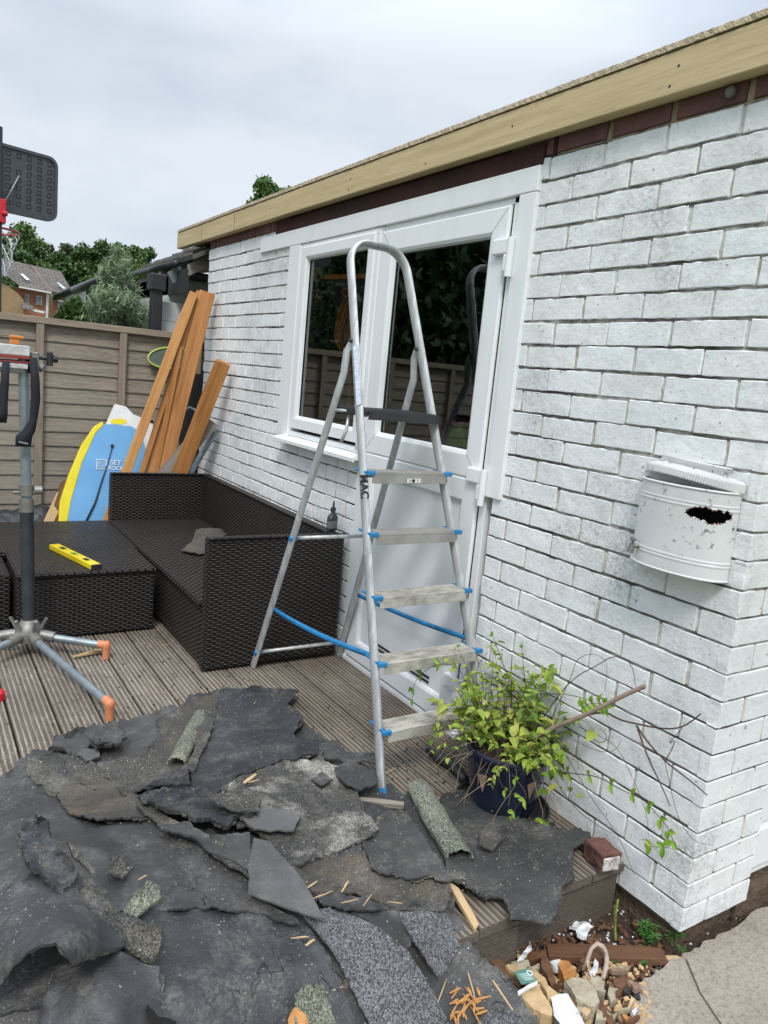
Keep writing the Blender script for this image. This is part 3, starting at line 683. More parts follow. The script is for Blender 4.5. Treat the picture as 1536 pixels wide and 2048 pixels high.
m=MB(); m.box((.16,2.3,.9),(.7,3.4,.985)); tag(m.build('shelf_unit',M['roomwall'],bevel=.004),'dim shelf behind the door glass carrying plastic tubs','shelf')
# pier beyond the corner: white door panel on the return side
rw=thing('white_side_door','white plastic door panel at the far right beyond the brick corner','door',(.5,1.1,-.08))
m=MB(); m.box((.31,YC+.05,-.06),(1.6,YC+.09,2.1)); m.build('panel',M['upvc'],rw,bevel=.004)
m=MB(); ring(m,0,1,0,1,[(0,0),(.01,.01)]); m=MB(); m.box((.345,YC+.04,-.03),(1.5,YC+.0515,.10)); m.box((.36,YC+.043,.12),(1.5,YC+.0515,1.0)); m.build('raised_panel',M['upvc'],rw,bevel=.006)
# ---------------------------------------------------------------- fence
fen=thing('fence_panel','weathered brown horizontal board fence closing the end of the deck','fence',(-1,5.4,0))
FY=5.42; FT=1.475; m=MB(); rf=random.Random(3)
z=FT; 
vs=[]; k=0; nx=90
xa,xb=-4.6,.6
while z>-.1:
    h=.105; 
    top=[];bot=[]
    ph=rf.uniform(0,10)
    for i in range(nx+1):
        x=xa+(xb-xa)*i/nx; wv=.006*noise.noise(Vector((x*2.2+ph,k,0)))+.003*noise.noise(Vector((x*9+ph,k,2)))
        top.append((x,FY+.010,z+.006)); bot.append((x,FY-.001,z-h+wv))
    for i in range(nx):
        m.add([top[i],top[i+1],bot[i+1],bot[i]],[(0,3,2,1)]); b0,b1=bot[i],bot[i+1]
        m.add([b0,b1,(b1[0],FY+.006,b1[2]),(b0[0],FY+.006,b0[2])],[(0,3,2,1)])
    z-=h*.93; k+=1
m.add([(xa,FY+.016,-.15),(xb,FY+.016,-.15),(xb,FY+.016,FT),(xa,FY+.016,FT)],[(0,1,2,3)])
m.build('boards',M['fence'],fen)
plank('cap_rail',(xa,FY-.012,FT+.022),(xb,FY-.012,FT+.022),.055,.042,M['fencerail'],fen,bevel=.003)
for xx in (-4.2,-3.55,-2.9,-2.3,-1.66,-1.025,-.505,.02):
    plank('batten',(xx,FY-.022,-.12),(xx,FY-.022,FT-.002),.03,.046,M['fencepost'],fen,up=(1,0,0))
for xx in (-3.55,-1.66,.24):
    pass
# ---------------------------------------------------------------- rattan furniture
def rbox(name,a,b,mat,parent,bev=.008): m=MB(); m.box(a,b); return m.build(name,mat,parent,uv=True,bevel=bev)
sf=thing('rattan_corner_sofa','dark brown rattan corner sofa without cushions against the white brick wall','sofa',(-.4,3.8,0))
SX0,SX1,SY0,SY1,ST,SS=-.70,-.035,2.985,4.90,.60,.305
def panel(name,a,b,parent):
    """woven panel with a braided rim"""
    o=rbox(name,a,b,M['rattan'],parent)
    return o
panel('arm',(SX0+.004,SY0,.012),(SX1-.002,SY0+.055,ST),sf)
panel('arm',(SX0+.010,4.80,.012),(SX1,4.86,ST),sf)
panel('backrest',(SX1-.075,SY0+.058,.012),(SX1,4.798,ST-.003),sf)
rbox('seat',(SX0-.002,SY0+.058,SS-.03),(SX1-.078,4.797,SS),M['rattan_top'],sf)
rbox('base',(SX0+.006,SY0+.060,.03),(SX0+.045,4.0,SS-.032),M['rattan'],sf)
rbox('seat_extension',(-2.6,4.06,SS-.03),(SX0-.004,4.797,SS),M['rattan_top'],sf)
rbox('base',(-2.6,4.085,.03),(SX0-.01,4.11,SS-.032),M['rattan'],sf)
rbox('base',(-2.6,4.76,.03),(SX0-.01,4.79,SS-.032),M['rattan'],sf)
for a,b in (((SX0+.004,SY0,ST),(SX1,SY0,ST)),((SX1-.072,SY0+.06,ST),(SX1-.072,4.80,ST)),((SX0+.01,4.80,ST),(SX1-.07,4.80,ST))):
    m=MB(); A=Vector(a);B=Vector(b); nseg=int((B-A).length/.018); m.tube([A+(B-A)*i/nseg+Vector((0,0,.0015 if i%2 else -.001)) for i in range(nseg+1)],.007,6); m.build('braided_rim',M['rattan'],sf,smooth=True)
for x,y in ((SX0+.03,SY0+.03),(SX1-.03,SY0+.03),(SX0+.03,3.9)):
    m=MB(); m.lathe([(0,0),(.018,0),(.018,.03),(0,.03)],(x,y,0),10); m.build('foot',M['blackp'],sf)
tb=thing('rattan_table','low square brown rattan table with a yellow spirit level on it','table',(-1.05,3.88,0))
TA=(-1.352,3.585);TBb=(-.742,4.05);TZ=.318
rbox('table_top',(TA[0]-.006,TA[1]-.006,TZ-.02),(TBb[0]+.006,TBb[1]-.0,TZ),M['rattan_top'],tb)
for a,b in (((TA[0],TA[1],.01),(TBb[0],TA[1]+.02,TZ-.022)),((TA[0],TA[1]+.022,.01),(TA[0]+.02,TBb[1]-.01,TZ-.022)),((TBb[0]-.02,TA[1]+.022,.01),(TBb[0],TBb[1]-.01,TZ-.022))): rbox('side_panel',a,b,M['rattan'],tb)
m=MB(); m.box((-1.34,3.61,.0),(-.76,3.63,.012)); m.build('underframe',M['blackp'],tb)
st=thing('rattan_stool','dark rattan seat unit mostly out of frame left of the table','stool',(-1.7,3.9,0))
rbox('body',(-2.2,3.72,.01),(-1.368,4.055,.285),M['rattan'],st)
# spirit level
a=PZ(108,1093,TZ+.012); b=PZ(192,1134,TZ+.012); a.z=b.z=TZ+.013
lv=thing('spirit_level','short yellow spirit level lying on the rattan table','spirit level',tuple(a))
plank('body',a,b,.05,.024,M['yellow'],lv,bevel=.002)
d=(b-a); s=Vector((-d.y,d.x,0)).normalized()
for t,nm in ((.22,'end_window'),(.78,'end_window'),(.5,'vial')):
    c=a+d*t; plank(nm,c-d.normalized()*.02+Vector((0,0,.0125)),c+d.normalized()*.02+Vector((0,0,.0125)),.022,.004,M['printblack'] if nm!='vial' else M['leafbig'],lv,bevel=.001)
plank('end_cap',b,b+d.normalized()*.008,.052,.026,M['blackp'],lv)
# bottle on the sofa corner
bt=thing('oil_bottle','small dark grey squeeze bottle with a nozzle on the sofa back','bottle',(-.055,3.10,ST))
BM=Matrix.Translation((-.062,3.075,ST+.003))@Matrix.Rotation(R(40),4,'Z')@Matrix.Diagonal((1.35,.8,1,1))
m=MB(); m.lathe([(0,0),(.026,0),(.029,.004),(.029,.055),(.026,.068),(.016,.08),(.011,.086),(.011,.094)],n=20,M=BM); m.build('body',M['blackp'],bt,smooth=40)
BN=Matrix.Translation((-.062,3.075,ST+.003)); m=MB(); m.lathe([(.013,.092),(.013,.108),(.006,.112),(.0035,.14),(0,.141)],n=14,M=BN); m.build('nozzle',M['darksteel'],bt,smooth=40)
m=MB(); m.lathe([(.0295,.014),(.0295,.05)],n=20,M=BM); m.v=m.v; m.build('label',simple('grey_label',(.16,.16,.17),(.1,.1,.11),.5,90),bt,smooth=True)
# ---------------------------------------------------------------- step ladder
KF=.388; Y0=1.834
def LP(s,z,off=0):   # s=0 left rail, 1 right rail ; points on the front plane
    xl=-.484+.052*z; xr=-.018-.072*z
    return Vector((xl+(xr-xl)*s,Y0+KF*z+off,z))
ld=thing('step_ladder','open aluminium step ladder with six treads and a tall hoop handrail by the white door','ladder',(-.25,2.4,0))
ZT=1.815
pts=[LP(0,z) for z in (0.0,.3,.6,.9,1.2,1.45,1.68)]
c0=LP(0,ZT); 
def hoop():
    out=[]; L0=LP(0,1.70);R0=LP(1,1.72); 
    top=LP(.5,ZT).z
    for i in range(1,8):
        a=math.pi/2*i/8; r_=.085; out.append(LP(0,1.735+(r_)*math.sin(a))+Vector((r_*(1-math.cos(a)),0,0)))
    for i in range(7,0,-1):
        a=math.pi/2*i/8; r_=.085; out.append(LP(1,1.735+(r_)*math.sin(a))-Vector((r_*(1-math.cos(a)),0,0)))
    return out
path=[LP(0,z) for z in (.012,.4,.8,1.2,1.45,1.62,1.735)]+hoop()+[LP(1,z) for z in (1.735,1.62,1.45,1.2,.8,.4,.012)]
PN=Vector((0,-1,KF)).normalized()
m=MB(); m.tube(path,.0225,12,up=PN,ry=.0115); rail=m.build('front_rail',M['alu'],ld,smooth=40)
# the rail's raised centre rib
m=MB(); m.tube([p+PN*.0222 for p in path[:7]],.003,6); m.tube([p+PN*.0222 for p in path[-7:]],.003,6); m.build('rail_rib',M['alu'],rail,smooth=True)
for s_,xb,xt in ((0,-.462,-.425),(1,-.020,-.128)):
    p=[Vector((xb+(xt-xb)*z/1.44,2.978-.412*z,z)) for z in (.008,.4,.8,1.2,1.34)]
    A=LP(s_,1.455); q=p[-1]; p+= [q+(A-q)*.5+Vector((0,.022,.02)),A+Vector((0,.018,-.003))]
    m=MB(); m.tube(p,.019,12,up=(0,1,.41),ry=.0115); m.build('rear_leg',M['alu'],ld,smooth=40)
    for z in (.66,.085): 
        c=Vector((xb+(xt-xb)*z/1.44,2.978-.412*z,z)); mm=MB(); mm.tube([c+Vector((-.016,-.004,0)),c+Vector((.016,-.004,0))],.011,10); mm.build('blue_cap',M['bluep'],ld,smooth=40)
def RL(s,z): 
    xb,xt=((-.462,-.425),(-.020,-.128))[s]; return Vector((xb+(xt-xb)*z/1.44,2.978-.412*z,z))
for z in (.66,.085):
    m=MB(); m.tube([RL(0,z),RL(1,z)],.0085,10); m.build('cross_tube',M['alu'],ld,smooth=True)
zs=[1.012,.812,.612,.410,.208]
for i,z in enumerate(zs):
    wl=LP(0,z).x; wr=LP(1,z).x; yc=LP(0,z).y; dep=.074
    a=(wl+.012,yc-dep*.5-.012,z-.006); b=(wr-.012,yc+dep*.5,z)
    mt=M['tread'] if i>=2 else M['tread_plain']
    m=MB(); m.box(a,b); 
    for kx in range(9):
        yy=a[1]+.006+(dep-.0)*kx/9; m.box((a[0]+.004,yy,z),(b[0]-.004,yy+.004,z+.002))
    m.box((a[0],a[1],z-.038),(b[0],a[1]+.003,z-.0065)); m.box((a[0],b[1]-.003,z-.03),(b[0],b[1],z-.0065))
    t=m.build('tread',mt,ld,bevel=.001)
    for sx,xx in ((-1,wl+.0),(1,wr-.0)):
        m=MB(); m.box((xx-.012 if sx<0 else xx-.020,a[1]-.005,z-.010),(xx+.020 if sx<0 else xx+.012,a[1]+.010,z+.006))
        m.box((xx-.008,a[1]+.02,z-.006),(xx+.008,b[1]+.008,z+.002)); m.build('blue_cap',M['bluep'],t,bevel=.003)
# platform
z=1.215; yc=LP(0,z).y
m=MB(); x0=LP(0,z).x+.006;x1=LP(1,z).x-.006
m.box((x0,yc-.06,z-.028),(x1,yc-.054,z+.003)); m.box((x0,yc-.0535,z-.004),(x1,yc+.17,z+.003)); m.box((x0,yc+.1705,z-.028),(x1,yc+.176,z+.003))
m.box((x0-.006,yc-.05,z-.02),(x0-.0005,yc+.17,z+.001)); m.box((x1+.0005,yc-.05,z-.02),(x1+.006,yc+.17,z+.001))
for k in range(12): m.box((x0+.01,yc-.045+.017*k,z+.003),(x1-.01,yc-.04+.017*k,z+.0055))
m.build('platform',M['blackp'],ld,bevel=.002)
for seg_ in ([LP(0,1.215)+Vector((.02,.10,-.005)),LP(0,1.16)+Vector((.012,.12,-.03)),LP(0,1.12)+Vector((.0,.14,-.03))],[(x0,yc+.09,z-.01),RL(0,1.2)],[(x1,yc+.09,z-.01),RL(1,1.2)]):
    m=MB(); m.tube(seg_,.0065,8); m.build('platform_arm',M['alu'],ld,smooth=True)
for s_ in (0,1):
    m=MB(); p=LP(s_,.0); m.tube([p+Vector((0,0,.002)),p+Vector((0,.012,.03))],.025,12,up=PN,ry=.015); m.build('foot',M['bluep'],ld,smooth=40)
    for zz in (1.455,): 
        m=MB(); p=LP(s_,zz); m.tube([p+Vector((-.02,.005,0)),p+Vector((.02,.005,0))],.008,10); m.build('pivot',M['darksteel'],ld,smooth=True)
def strap(name,P0,P1,sag,w,mat,parent,tw=0,n=24,upv=(0,0,1)):
    P0=Vector(P0);P1=Vector(P1); vs=[];fs=[]
    for i in range(n+1):
        t=i/n; p=P0+(P1-P0)*t-Vector((0,0,sag*4*t*(1-t))); a=tw*math.sin(math.pi*t)
        u=Vector((math.sin(a)*.6,math.sin(a)*.3,math.cos(a))).normalized(); vs+=[p+u*w/2,p-u*w/2]
    for i in range(n): fs.append((2*i,2*i+1,2*i+3,2*i+2))
    m=MB(); m.add(vs,fs); return m.build(name,mat,parent,smooth=True,solid=.0015)
strap('blue_strap',RL(0,.322)+Vector((.0,-.012,0)),LP(0,.415)+Vector((-.0,.02,0)),.014,.019,M['strap'],ld,.7)
strap('blue_strap',RL(1,.36)+Vector((.0,-.012,0)),LP(1,.43)+Vector((0,.02,0)),.010,.018,M['strap'],ld,.3)
def text(body,size,parent,mat,F,name='lettering',ext=.0004,bold=.0):
    cu=bpy.data.curves.new(name,'FONT'); cu.body=body; cu.size=size; cu.align_x='CENTER'; cu.align_y='CENTER'; cu.extrude=ext; cu.offset=bold
    tmp=bpy.data.objects.new(name+'_c',cu); col.objects.link(tmp); dg=bpy.context.evaluated_depsgraph_get()
    me=bpy.data.meshes.new_from_object(tmp.evaluated_get(dg)); bpy.data.objects.remove(tmp); me.materials.clear(); me.materials.append(mat)
    o=bpy.data.objects.new(name,me); col.objects.link(o); place(o,parent,F); return o
# sticker and letters up the left rail, notice on the top tread
def rail_frame(z,rot=0):
    p=LP(0,z)+PN*.0262; X=-(LP(0,1)-LP(0,0)).normalized(); Zn=PN; Yv=Zn.cross(X)
    return Matrix(((X.x,Yv.x,Zn.x,p.x),(X.y,Yv.y,Zn.y,p.y),(X.z,Yv.z,Zn.z,p.z),(0,0,0,1)))
def rail_side(z):  # camera-facing outer left side of rail
    d=(LP(0,1)-LP(0,0)).normalized(); X=-d; Zn=Vector((-1,0,0)); Zn=(Zn-X*Zn.dot(X)).normalized(); Zn=(Zn*.75+PN*.65).normalized(); Yv=Zn.cross(X)
    p=LP(0,z)+Vector((-.0105,0,0))+PN*.0175; return Matrix(((X.x,Yv.x,Zn.x,p.x),(X.y,Yv.y,Zn.y,p.y),(X.z,Yv.z,Zn.z,p.z),(0,0,0,1)))
text('MAC',.040,rail,M['printblack'],rail_side(.955),bold=.0012)
m=MB(); m.box((-.11,-.009,0),(.11,.009,.0008)); stk=m.build('sticker',simple('worn_blue_white_sticker',(.7,.72,.75),(.3,.36,.55),.5,160),rail,rail_side(1.33))
F=Matrix(((1,0,0,-.25),(0,0,-1,LP(0,zs[0]).y-.054),(0,1,0,zs[0]-.026),(0,0,0,1)))
m=MB(); m.box((-.03,-.008,0),(.03,.008,.0008)); tl=m.build('tread_label',M['hwhite'],ld,F)
text('A   D   F',.011,tl,M['printblack'],F@Matrix.Translation((0,0,.001))); m=MB(); m.lathe([(0,0),(.0065,0)],n=16); m.build('label_dot',M['printblack'],tl,F@Matrix.Translation((-.002,0,.0014)))
# ---------------------------------------------------------------- tripod work stand
TY=3.45; tc_=PY(58,1262,TY); TX=tc_.x
tp=thing('tripod_clamp_stand','grey steel tripod work support with orange feet standing on the deck','work stand',(TX,TY,0))
H0=Vector((TX,TY,.115)); Htop=PY(47,712,TY)
ax=(Htop-H0)
mid=H0+ax*.46
m=MB(); m.tube([H0+Vector((0,0,-.01)),mid],.0275,20); m.build('lower_post',M['darksteel'],tp,smooth=40)
m=MB(); m.tube([mid-ax*.02,Htop],.021,20); m.build('upper_post',M['galv'],tp,smooth=40)
m=MB(); m.tube([mid-ax*.015,mid+ax*.03],.030,20); m.tube([mid+ax*.045,mid+ax*.085],.029,20); m.tube([mid+ax*.055+Vector((-.05,0,0)),mid+ax*.055+Vector((.055,-.01,0))],.007,10); m.tube([mid+ax*.065+Vector((.03,-.01,0)),mid+ax*.065+Vector((.06,-.012,0))],.018,10)
m.build('clamp_collar',M['cast'],tp,smooth=40)
fr=PZ(212,1302,.035); fn=PZ(219,1424,.03)
feet=[Vector((fr.x,fr.y,0)),Vector((fn.x,fn.y,0)),Vector((TX-.42,TY-.34,0)),Vector((TX-.50,TY+.12,0))]
m=MB(); m.lathe([(.0,-.045),(.055,-.04),(.06,0),(.045,.03),(.034,.05),(.028,.055)],(TX,TY,.1),12)
for f in feet:
    d=(f-Vector((TX,TY,0))); d.z=0; d.normalize(); m.tube([H0+Vector((0,0,-.02)),H0+d*.11+Vector((0,0,-.035))],.024,10)
    m.tube([H0+d*.05+Vector((0,0,.0)),H0+d*.075+Vector((0,0,.05))],.008,6)
m.build('hub_casting',M['cast'],tp,smooth=40)
for f in feet:
    d=(f-Vector((TX,TY,0))); d.z=0; Ln=d.length; d.normalize(); e_=Vector((f.x,f.y,.06))
    m=MB(); m.tube([H0+d*.08+Vector((0,0,-.035)),e_-d*.005],.0165,14); lg=m.build('leg',M['galv'],tp,smooth=40)
    m=MB(); m.lathe([(0,.0),(.0155,0),(.0165,.04),(.018,.052),(.020,.062),(.017,.074),(.008,.081),(0,.082)],(f.x,f.y,.0),18)
    m.tube([e_-d*.035+Vector((0,0,.005)),e_+d*.002+Vector((0,0,.002))],.0178,14); m.build('rubber_foot',M['orangep'],lg,smooth=40)
# jaw head
hd=Htop
m=MB(); m.box((hd.x-.40,hd.y-.045,hd.z-.052),(hd.x+.012,hd.y+.045,hd.z-.030)); m.tube([hd+Vector((-.4,0,-.045)),hd+Vector((.0,0,-.045))],.028,12); m.build('lower_jaw',M['metalwhite'],tp,smooth=40,bevel=.003)
m=MB(); m.box((hd.x-.40,hd.y-.05,hd.z-.0),(hd.x+.018,hd.y+.05,hd.z+.042)); uj=m.build('upper_jaw',M['metalwhite'],tp,bevel=.004)
m=MB(); m.box((hd.x-.40,hd.y-.052,hd.z-.012),(hd.x+.022,hd.y+.052,hd.z-.001)); m.box((hd.x-.4,hd.y-.047,hd.z-.0295),(hd.x+.02,hd.y+.047,hd.z-.022)); m.build('jaw_lining',simple('dark_red_lining',(.30,.035,.03),(.2,.03,.025),.6),uj,bevel=.002)
m=MB(); m.box((hd.x+.0225,hd.y-.03,hd.z-.07),(hd.x+.055,hd.y+.03,hd.z+.02)); m.tube([hd+Vector((.04,0,-.03)),hd+Vector((.075,-.01,-.045))],.018,10); m.build('slide_bracket',M['cast'],tp,bevel=.004)
m=MB(); m.tube([hd+Vector((.055,-.02,.0)),hd+Vector((.115,-.03,.0))],.009,10); m.tube([hd+Vector((.095,-.03,-.03)),hd+Vector((.095,-.03,.025))],.013,10); m.tube([hd+Vector((.11,-.03,.0)),hd+Vector((.125,-.03,.0))],.016,10); m.build('clamp_knob',M['blackp'],tp,smooth=40)
m=MB(); m.box((hd.x-.05,hd.y-.022,hd.z+.0425),(hd.x-.018,hd.y+.018,hd.z+.066)); m.box((hd.x-.052,hd.y-.026,hd.z+.0662),(hd.x-.002,hd.y+.02,hd.z+.079)); m.build('orange_lever',M['orange2'],tp,bevel=.004)
def band(name,pts,w,mat,parent,th=.003,wd=(1,0,0)):
    m=MB(); vs=[]
    P=[Vector(p) for p in pts]; ws=w if isinstance(w,list) else [w]*len(P); wv=Vector(wd)
    for p,q in zip(P,ws): vs+=[p-wv*q/2,p+wv*q/2]
    m.add(vs,[(2*i,2*i+1,2*i+3,2*i+2) for i in range(len(P)-1)]); return m.build(name,mat,parent,smooth=True,solid=th)
yb=TY-.05
bp=[PY(66,715,yb),PY(70,760,yb),PY(71,800,yb),PY(66,842,yb),PY(57,862,yb),PY(48,872,yb),PY(46,893,yb)]
band('hanging_strap',bp,[.028,.034,.036,.03,.05,.062,.058],M['fabric'],tp,.006)
bp=[PY(12,722,yb),PY(9,770,yb),PY(6,805,yb),PY(3,825,yb),PY(2,845,yb)]
band('hanging_strap',bp,[.026,.032,.034,.045,.04],M['fabric'],tp,.006)
m=MB(); a=PY(37,884,yb-.006); b=PY(56,888,yb-.006); m.tube([a,b],.004,6); m.build('strap_buckle',M['galv'],tp)
# ---------------------------------------------------------------- things behind the sofa
def board_shape(name,label,cat,pxs,ya,yt,za,zt,th,mat,edge=None,rim=None):
    """flat foam board: outline sighted onto a plane leaning from (ya,za) up to (yt,zt)"""
    sl=(yt-ya)/(zt-za); pts=[]
    for (x,y) in pxs:
        v=vray(x,y); t=(ya+sl*(CAM.z-za)-CAM.y)/(v.y-sl*v.z); pts.append(CAM+v*t)
    n=Vector((0,-1,sl)).normalized()
    o=thing(name,label,cat,tuple(pts[0])); k=len(pts); m=MB()
    m.add([p for p in pts]+[p-n*th for p in pts],[tuple(range(k)),tuple(range(2*k-1,k-1,-1))],0)
    m.add([p for p in pts]+[p-n*th for p in pts],[(i,k+i,k+(i+1)%k,(i+1)%k) for i in range(k)],1)
    b=m.build('deck_pad' if edge else 'board',[mat,edge or mat],o,bevel=.004)
    return o,pts,n
def smooth_poly(p,it=2):
    for _ in range(it):
        q=[]
        for i in range(len(p)):
            a=p[i];b=p[(i+1)%len(p)]; q+= [(a[0]*.75+b[0]*.25,a[1]*.75+b[1]*.25),(a[0]*.25+b[0]*.75,a[1]*.25+b[1]*.75)]
        p=q
    return p
blue=[(205,846),(282,855),(290,900),(300,980),(300,1040),(292,1100),(255,1130),(190,1135),(140,1100),(120,1044),(122,1010),(140,955),(165,895),(190,858)]
o,pp,nn=board_shape('bodyboard','light blue bodyboard with a yellow edge leaning upright behind the sofa','bodyboard',smooth_poly(blue,1),4.93,5.2,0,1.0,.045,M['boardblue'])
yel=[(205,843),(189,852),(163,891),(138,950),(120,1005),(116,1060),(131,1062),(142,1000),(164,925),(191,866),(207,850)]
def onplane(x,y,ya,yt,za,zt,off=0):
    sl=(yt-ya)/(zt-za); v=vray(x,y); t=(ya+sl*(CAM.z-za)-CAM.y)/(v.y-sl*v.z); return CAM+v*t+Vector((0,-1,sl)).normalized()*off
def flat_on(name,pxs,pl,off,th,mat,parent,bevel=.001):
    ps=[onplane(x,y,*pl,off) for x,y in pxs]; sl=(pl[1]-pl[0])/(pl[3]-pl[2]); n=Vector((0,-1,sl)).normalized(); k=len(ps); m=MB()
    m.add(ps+[p-n*th for p in ps],[tuple(range(k)),tuple(range(2*k-1,k-1,-1))]+[(i,k+i,k+(i+1)%k,(i+1)%k) for i in range(k)]); return m.build(name,mat,parent,bevel=bevel)
pl=(4.93,5.2,0,1.0)
flat_on('yellow_rail',yel,pl,.004,.05,M['boardyel'],o,.003)
c=onplane(224,892,*pl,.004); m=MB(); m.lathe([(0,0),(.011,0),(.011,.006),(0,.007)],n=16,M=Matrix.Translation(c)@Matrix.Rotation(R(90),4,'X')); m.build('leash_plug',M['blackp'],o,smooth=40)
m=MB(); m.tube([onplane(x,y,*pl,.008) for x,y in ((224,894),(214,930),(203,962),(190,1005),(172,1042))],[.003,.003,.0045,.006,.006],6); m.build('leash_cord',M['blackp'],o,smooth=True)
# printed badge: concentric square and two rows of letters
c=onplane(203,929,*pl,.0045); sl=.27; X=(onplane(213,929.8,*pl,.0045)-c).normalized(); Zn=Vector((0,-1,sl)).normalized(); Yv=Zn.cross(X)
F=Matrix(((X.x,Yv.x,Zn.x,c.x),(X.y,Yv.y,Zn.y,c.y),(X.z,Yv.z,Zn.z,c.z),(0,0,0,1)))
m=MB(); 
def rect_ring(m,s,w_): 
    for a,b in (((-s,-s),(s,-s+w_)),((-s,s-w_),(s,s)),((-s,-s+w_),(-s+w_,s-w_)),((s-w_,-s+w_),(s,s-w_))): m.box((a[0],a[1],0),(b[0],b[1],.0012))
rect_ring(m,.033,.005)
for r_ in (.024,.015,.007):
    m.tube([(r_*math.cos(t*math.pi/6),r_*math.sin(t*math.pi/6)-.002,.001) for t in range(12)],.0014,4,closed=True)
m.build('badge',M['whitemark'],o,F)
text('SET',.045,o,M['whitemark'],F@Matrix.Translation((.088,.018,.001)),bold=.0005); text('ROCK',.036,o,M['whitemark'],F@Matrix.Translation((.09,-.018,.001)),bold=.0005)
pl2=(5.02,5.30,0,1.0)
wb=[(230,808),(252,813),(266,828),(284,836),(302,834),(306,850),(302,900),(296,960),(214,960),(205,870),(212,850)]
o,pp,nn=board_shape('foam_board','white foam board with a notched tail behind the blue bodyboard','foam board',wb,*pl2[:2],*pl2[2:],.04,M['boardwhite'])
flat_on('yellow_oval',[(237+17*math.cos(t*math.pi/8),843+6*math.sin(t*math.pi/8)) for t in range(16)],pl2,.002,.003,M['boardyel'],o,0)
c=onplane(303,843,*pl2,.002); m=MB(); m.lathe([(0,0),(.012,0),(.012,.004),(0,.005)],n=12,M=Matrix.Translation(c)@Matrix.Rotation(R(90),4,'X')); m.build('leash_plug',M['blackp'],o)
# grey disc with lime rim
dc=[(340+47*math.cos(t*math.pi/12)*(1 if True else 1),714+24*math.sin(t*math.pi/12)-.12*47*-math.cos(t*math.pi/12)*0) for t in range(24)]
pl3=(5.33,5.395,1.0,1.5)
dc=[(340+44*math.cos(t*math.pi/12),716+21*math.sin(t*math.pi/12)) for t in range(24)]
o,pp,nn=board_shape('round_skimboard','grey board with a lime green rim against the fence behind the timbers','skimboard',dc,*pl3[:2],*pl3[2:],.012,M['greyboard'])
m=MB(); m.tube([p+nn*.003 for p in pp],.006,8,closed=True); m.build('rim',M['lime'],o,smooth=True)
m=MB(); hp=[(342,742),(372,744),(378,800),(366,860),(350,858)]; 
o,pp,nn=board_shape('tyre','dark garden sheet propped in the corner behind the timbers','garden sheet',[(352,730),(418,742),(415,880),(360,905)],5.34,5.39,.3,1.4,.01,M['blackp'])
o.name='garden_sheet'
# timbers
def lean(name,label,cat,top,bot,yt,yb,wpx,th,mat,group,width=.06,raw=False,up=None,bend=0):
    A=PY(top[0],top[1],yt); B=PY(bot[0],bot[1],yb); d=(B-A); t=(.0-A.z)/d.z; B2=A+d*t; 
    view=(A-CAM).normalized(); dd=d.normalized(); side=dd.cross(view).normalized(); upv=side.cross(dd)
    o=plank(name,B2+Vector((0,0,.01)),A,width,th,mat,None,up=up or -view,bevel=.003,rag=.004,seg=10,bend=bend)
    # the plank's broad face turns to the deck
    return tag(o,label,cat,group)
G='salvaged timbers leaning in the corner'
lean('timber_batten','slim pale orange timber, leftmost of the leaning lengths','timber',(387,585),(254,941),4.98,4.9,20,.045,M['planko'],G,.062)
lean('timber_batten','narrow split orange timber second from the left in the leaning bundle','timber',(398,582),(285,941),5.03,4.93,10,.05,M['planko2'],G,.036)
lean('timber_batten','broken ragged-ended brown timber, shortest inside the leaning bundle','timber',(361,694),(312,941),4.96,4.93,12,.04,M['planko2'],G,.036)
lean('timber_batten','thin red brown timber lying between two broader leaning ones','timber',(352,730),(300,941),5.0,4.95,12,.04,M['planko'],G,.05)
lean('timber_joist','widest orange timber with the topmost square cut end, against the brick corner','timber',(415,585),(325,941),5.0,4.93,40,.05,M['planko2'],G,.104)
lean('timber_joist','short broad orange timber leaning right against the painted brick','timber',(446,724),(362,941),4.62,4.86,28,.05,M['planko2'],G,.10)
lean('grey_board','weathered grey board lying low under the short orange timber','board',(424,842),(338,941),4.75,4.88,30,.02,M['greyplank'],None,.10)
m=MB(); m.tube([PX(432,862,-.04),PX(405,905,-.05),PY(384,941,4.88),PY(360,990,4.88)],.020,10); tag(m.build('grey_pipe',M['galv'],smooth=True),'bent grey plastic pipe lying behind the sofa back','pipe')
m=MB(); m.tube([PX(418,835,-.06),PX(380,815,-.12),PX(340,838,-.25),PX(330,880,-.3)],.010,8); tag(m.build('grey_hoop',M['galv'],smooth=True),'thin grey hoop half hidden by the leaning timbers','hoop')
wsc=thing('split_timber','broken dark timber with raw pale split face leaning by the bodyboard','timber',(-1.0,5.1,0))
plank('sound_wood',PY(133,965,5.15),PY(92,1075,4.98),.06,.05,M['brownwood'],wsc,up=(0,-1,0),rag=.01,seg=6)
plank('raw_face',PY(124,985,5.11),PY(84,1072,4.95),.055,.02,M['rawwood'],wsc,up=(0,-1,0),rag=.012,seg=8)
m=MB()   # black polythene heap
vs=[];fs=[]; n=30
for j in range(13):
    for i in range(n+1):
        x=-2.0+1.25*i/n; y=4.85+.5*j/12; z=.42*math.exp(-((j-6)/5.0)**2)*(1-.35*i/n)+.05*noise.fractal(Vector((x*9,y*3,0)),1,2,4)
        vs.append((x,y,max(z,0)+.01))
for j in range(12):
    for i in range(n): q=j*(n+1)+i; fs.append((q,q+1,q+n+2,q+n+1))
m.add(vs,fs); tag(m.build('polythene_heap',M['bin'],smooth=True),'heap of creased black polythene behind the sofa seat by the fence','polythene',kind=None)
